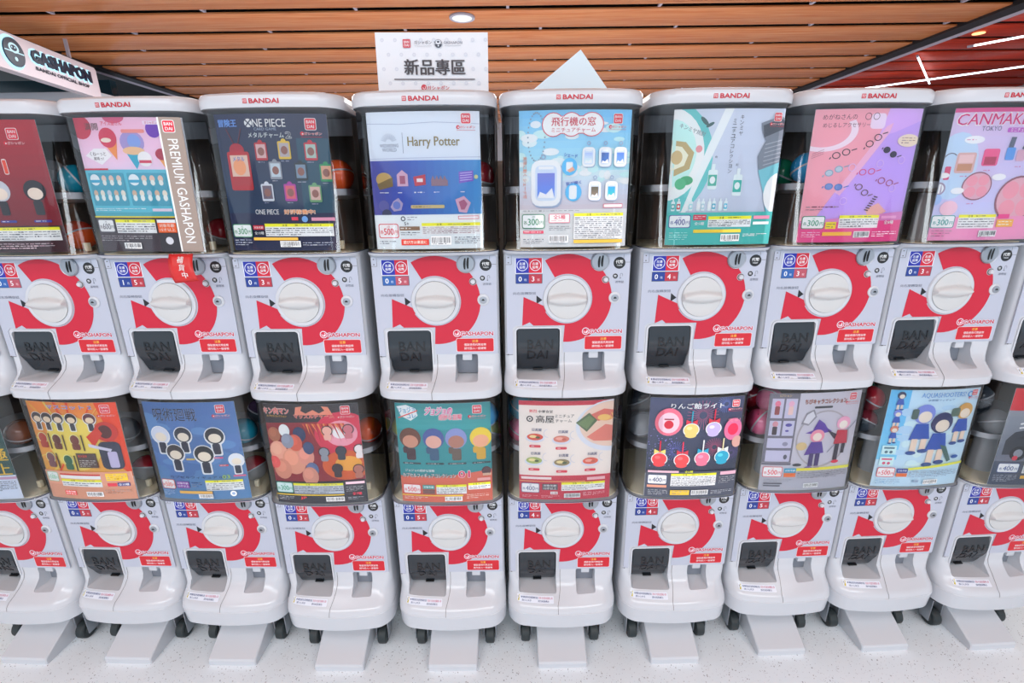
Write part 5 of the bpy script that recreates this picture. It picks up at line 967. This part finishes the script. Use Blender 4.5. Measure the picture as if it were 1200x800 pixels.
bm = bmesh.new(); bmesh.ops.create_cone(bm, cap_ends=True, segments=20, radius1=.06, radius2=.06, depth=.006); link('diffuser', bm_mesh('diffuser', bm, emis('warm_glow', (1, .6, .25), 1.6)), d2)
# shop tubes behind the camera
for i, x in enumerate((-2.4, -.7, .9, 2.6)): tube((x, -3.4, 2.6), (x, -.9, 2.6), ('leftmost', 'second', 'third', 'rightmost')[i] + ' white tube lamp hanging behind the viewer', .03)

# ---------------------------------------------------------------- hanging sign at the left
S0, S1 = Vector((-3.92, 4.05, 2.385)), Vector((-4.17, 5.42, 2.425))
sign = bpy.data.objects.new('hanging_sign', None); COL.objects.link(sign); L = 1.75
d = (S1 - S0); ang = math.atan2(d.y, d.x); sign.location = S1; sign.rotation_euler = (0, 0, ang)
tag(sign, 'long white hanging shop sign with dark halo-lit lettering', 'sign')
bm = bmesh.new(); pts = rrect(-L, 0, -.135, .145, .03, 5); vs = [bm.verts.new((x, 0, z)) for x, z in pts]; fc = bm.faces.new(vs)
r = bmesh.ops.extrude_face_region(bm, geom=[fc]); bmesh.ops.translate(bm, verts=[g_ for g_ in r['geom'] if isinstance(g_, bmesh.types.BMVert)], vec=(0, .09, 0))
link('sign_board', bm_mesh('sign_board', bm, M['signface'], 30), sign)
link('sign_edge', box('sign_edge', -L - .01, .01, .012, .10, .142, .156, M['blacktrim'], .003), sign)
def sgtext(s, cx, cz, h, w, y, m, bold, nm):
    vs, fs, x0, x1, ya, yb = text_geo(s, bold); P = [(cx + (x - (x0 + x1) / 2) * w / (x1 - x0), y, cz + (yy - (ya + yb) / 2) * h / (yb - ya)) for x, yy in vs]
    me = bpy.data.meshes.new(nm); me.from_pydata(P, [], fs); me.materials.append(m); o = link(nm, me, sign); return o
sgtext('GASHAPON', -.52, .035, .130, .80, -.003, M['halo'], .11, 'letter_glow'); sgtext('GASHAPON', -.52, .035, .105, .78, -.02, M['navy'], .05, 'letters').modifiers.new('s', 'SOLIDIFY').thickness = .012
sgtext('BANDAI OFFICIAL SHOP', -.52, -.055, .030, .70, -.004, M['navy'], .03, 'small_letters'); 
link('emblem_glow', disc('emblem_glow', -1.10, .005, [(0, -.003), (.125, -.003)], M['halo'], 36), sign)
em = link('emblem', disc('emblem', -1.10, .005, [(0, -.020), (.105, -.020), (.105, -.010)], M['navy'], 36), sign)
A = Art(.22, .22); A.e(.5, .36, .24, .17, '#bfe6f6', 24); A.e(.5, .36, .15, .10, '#0b1a33', 20); A.e(.42, .34, .03, .03, '#bfe6f6', 10); A.e(.56, .34, .03, .03, '#bfe6f6', 10); A.r(.05, .47, .95, .51, '#bfe6f6'); A.e(.5, .72, .07, .07, '#bfe6f6', 16)
link('emblem_mark', A.mesh('emblem_mark', lambda x, z: -.021, ox=-1.21, oz=.115, cuts=1), sign)
sgtext('ガシャポン', -1.48, .02, .11, .42, -.02, M['navy'], .04, 'letters')
for x in (-.28, -1.4): link('hanger_rod', box('hanger_rod', x - .012, x + .012, .04, .064, .15, H - S1.z + .01, M['fascia']), sign)

# ---------------------------------------------------------------- dark glazed shop front at the far left, its white beam and lights
wl = link('wall_left', box('wall_left', -8.9, -4.9, 6.55, 6.65, 0, 2.72, M['teal'])); tag(wl, kind='structure')
bb = link('trim_7', box('beam', -8.9, -4.35, 5.6, 6.5, 2.28, 2.40, M['wall'], .01)); tag(bb, kind='structure')
tube((-6.6, 8.3, 3.282), (-5.6, 9.2, 3.282), 'small white tube lamp far beyond the hanging sign')
tube((-6.4, 9.6, 3.282), (-5.4, 10.0, 3.282), 'second small white tube lamp, farthest beyond the hanging sign')
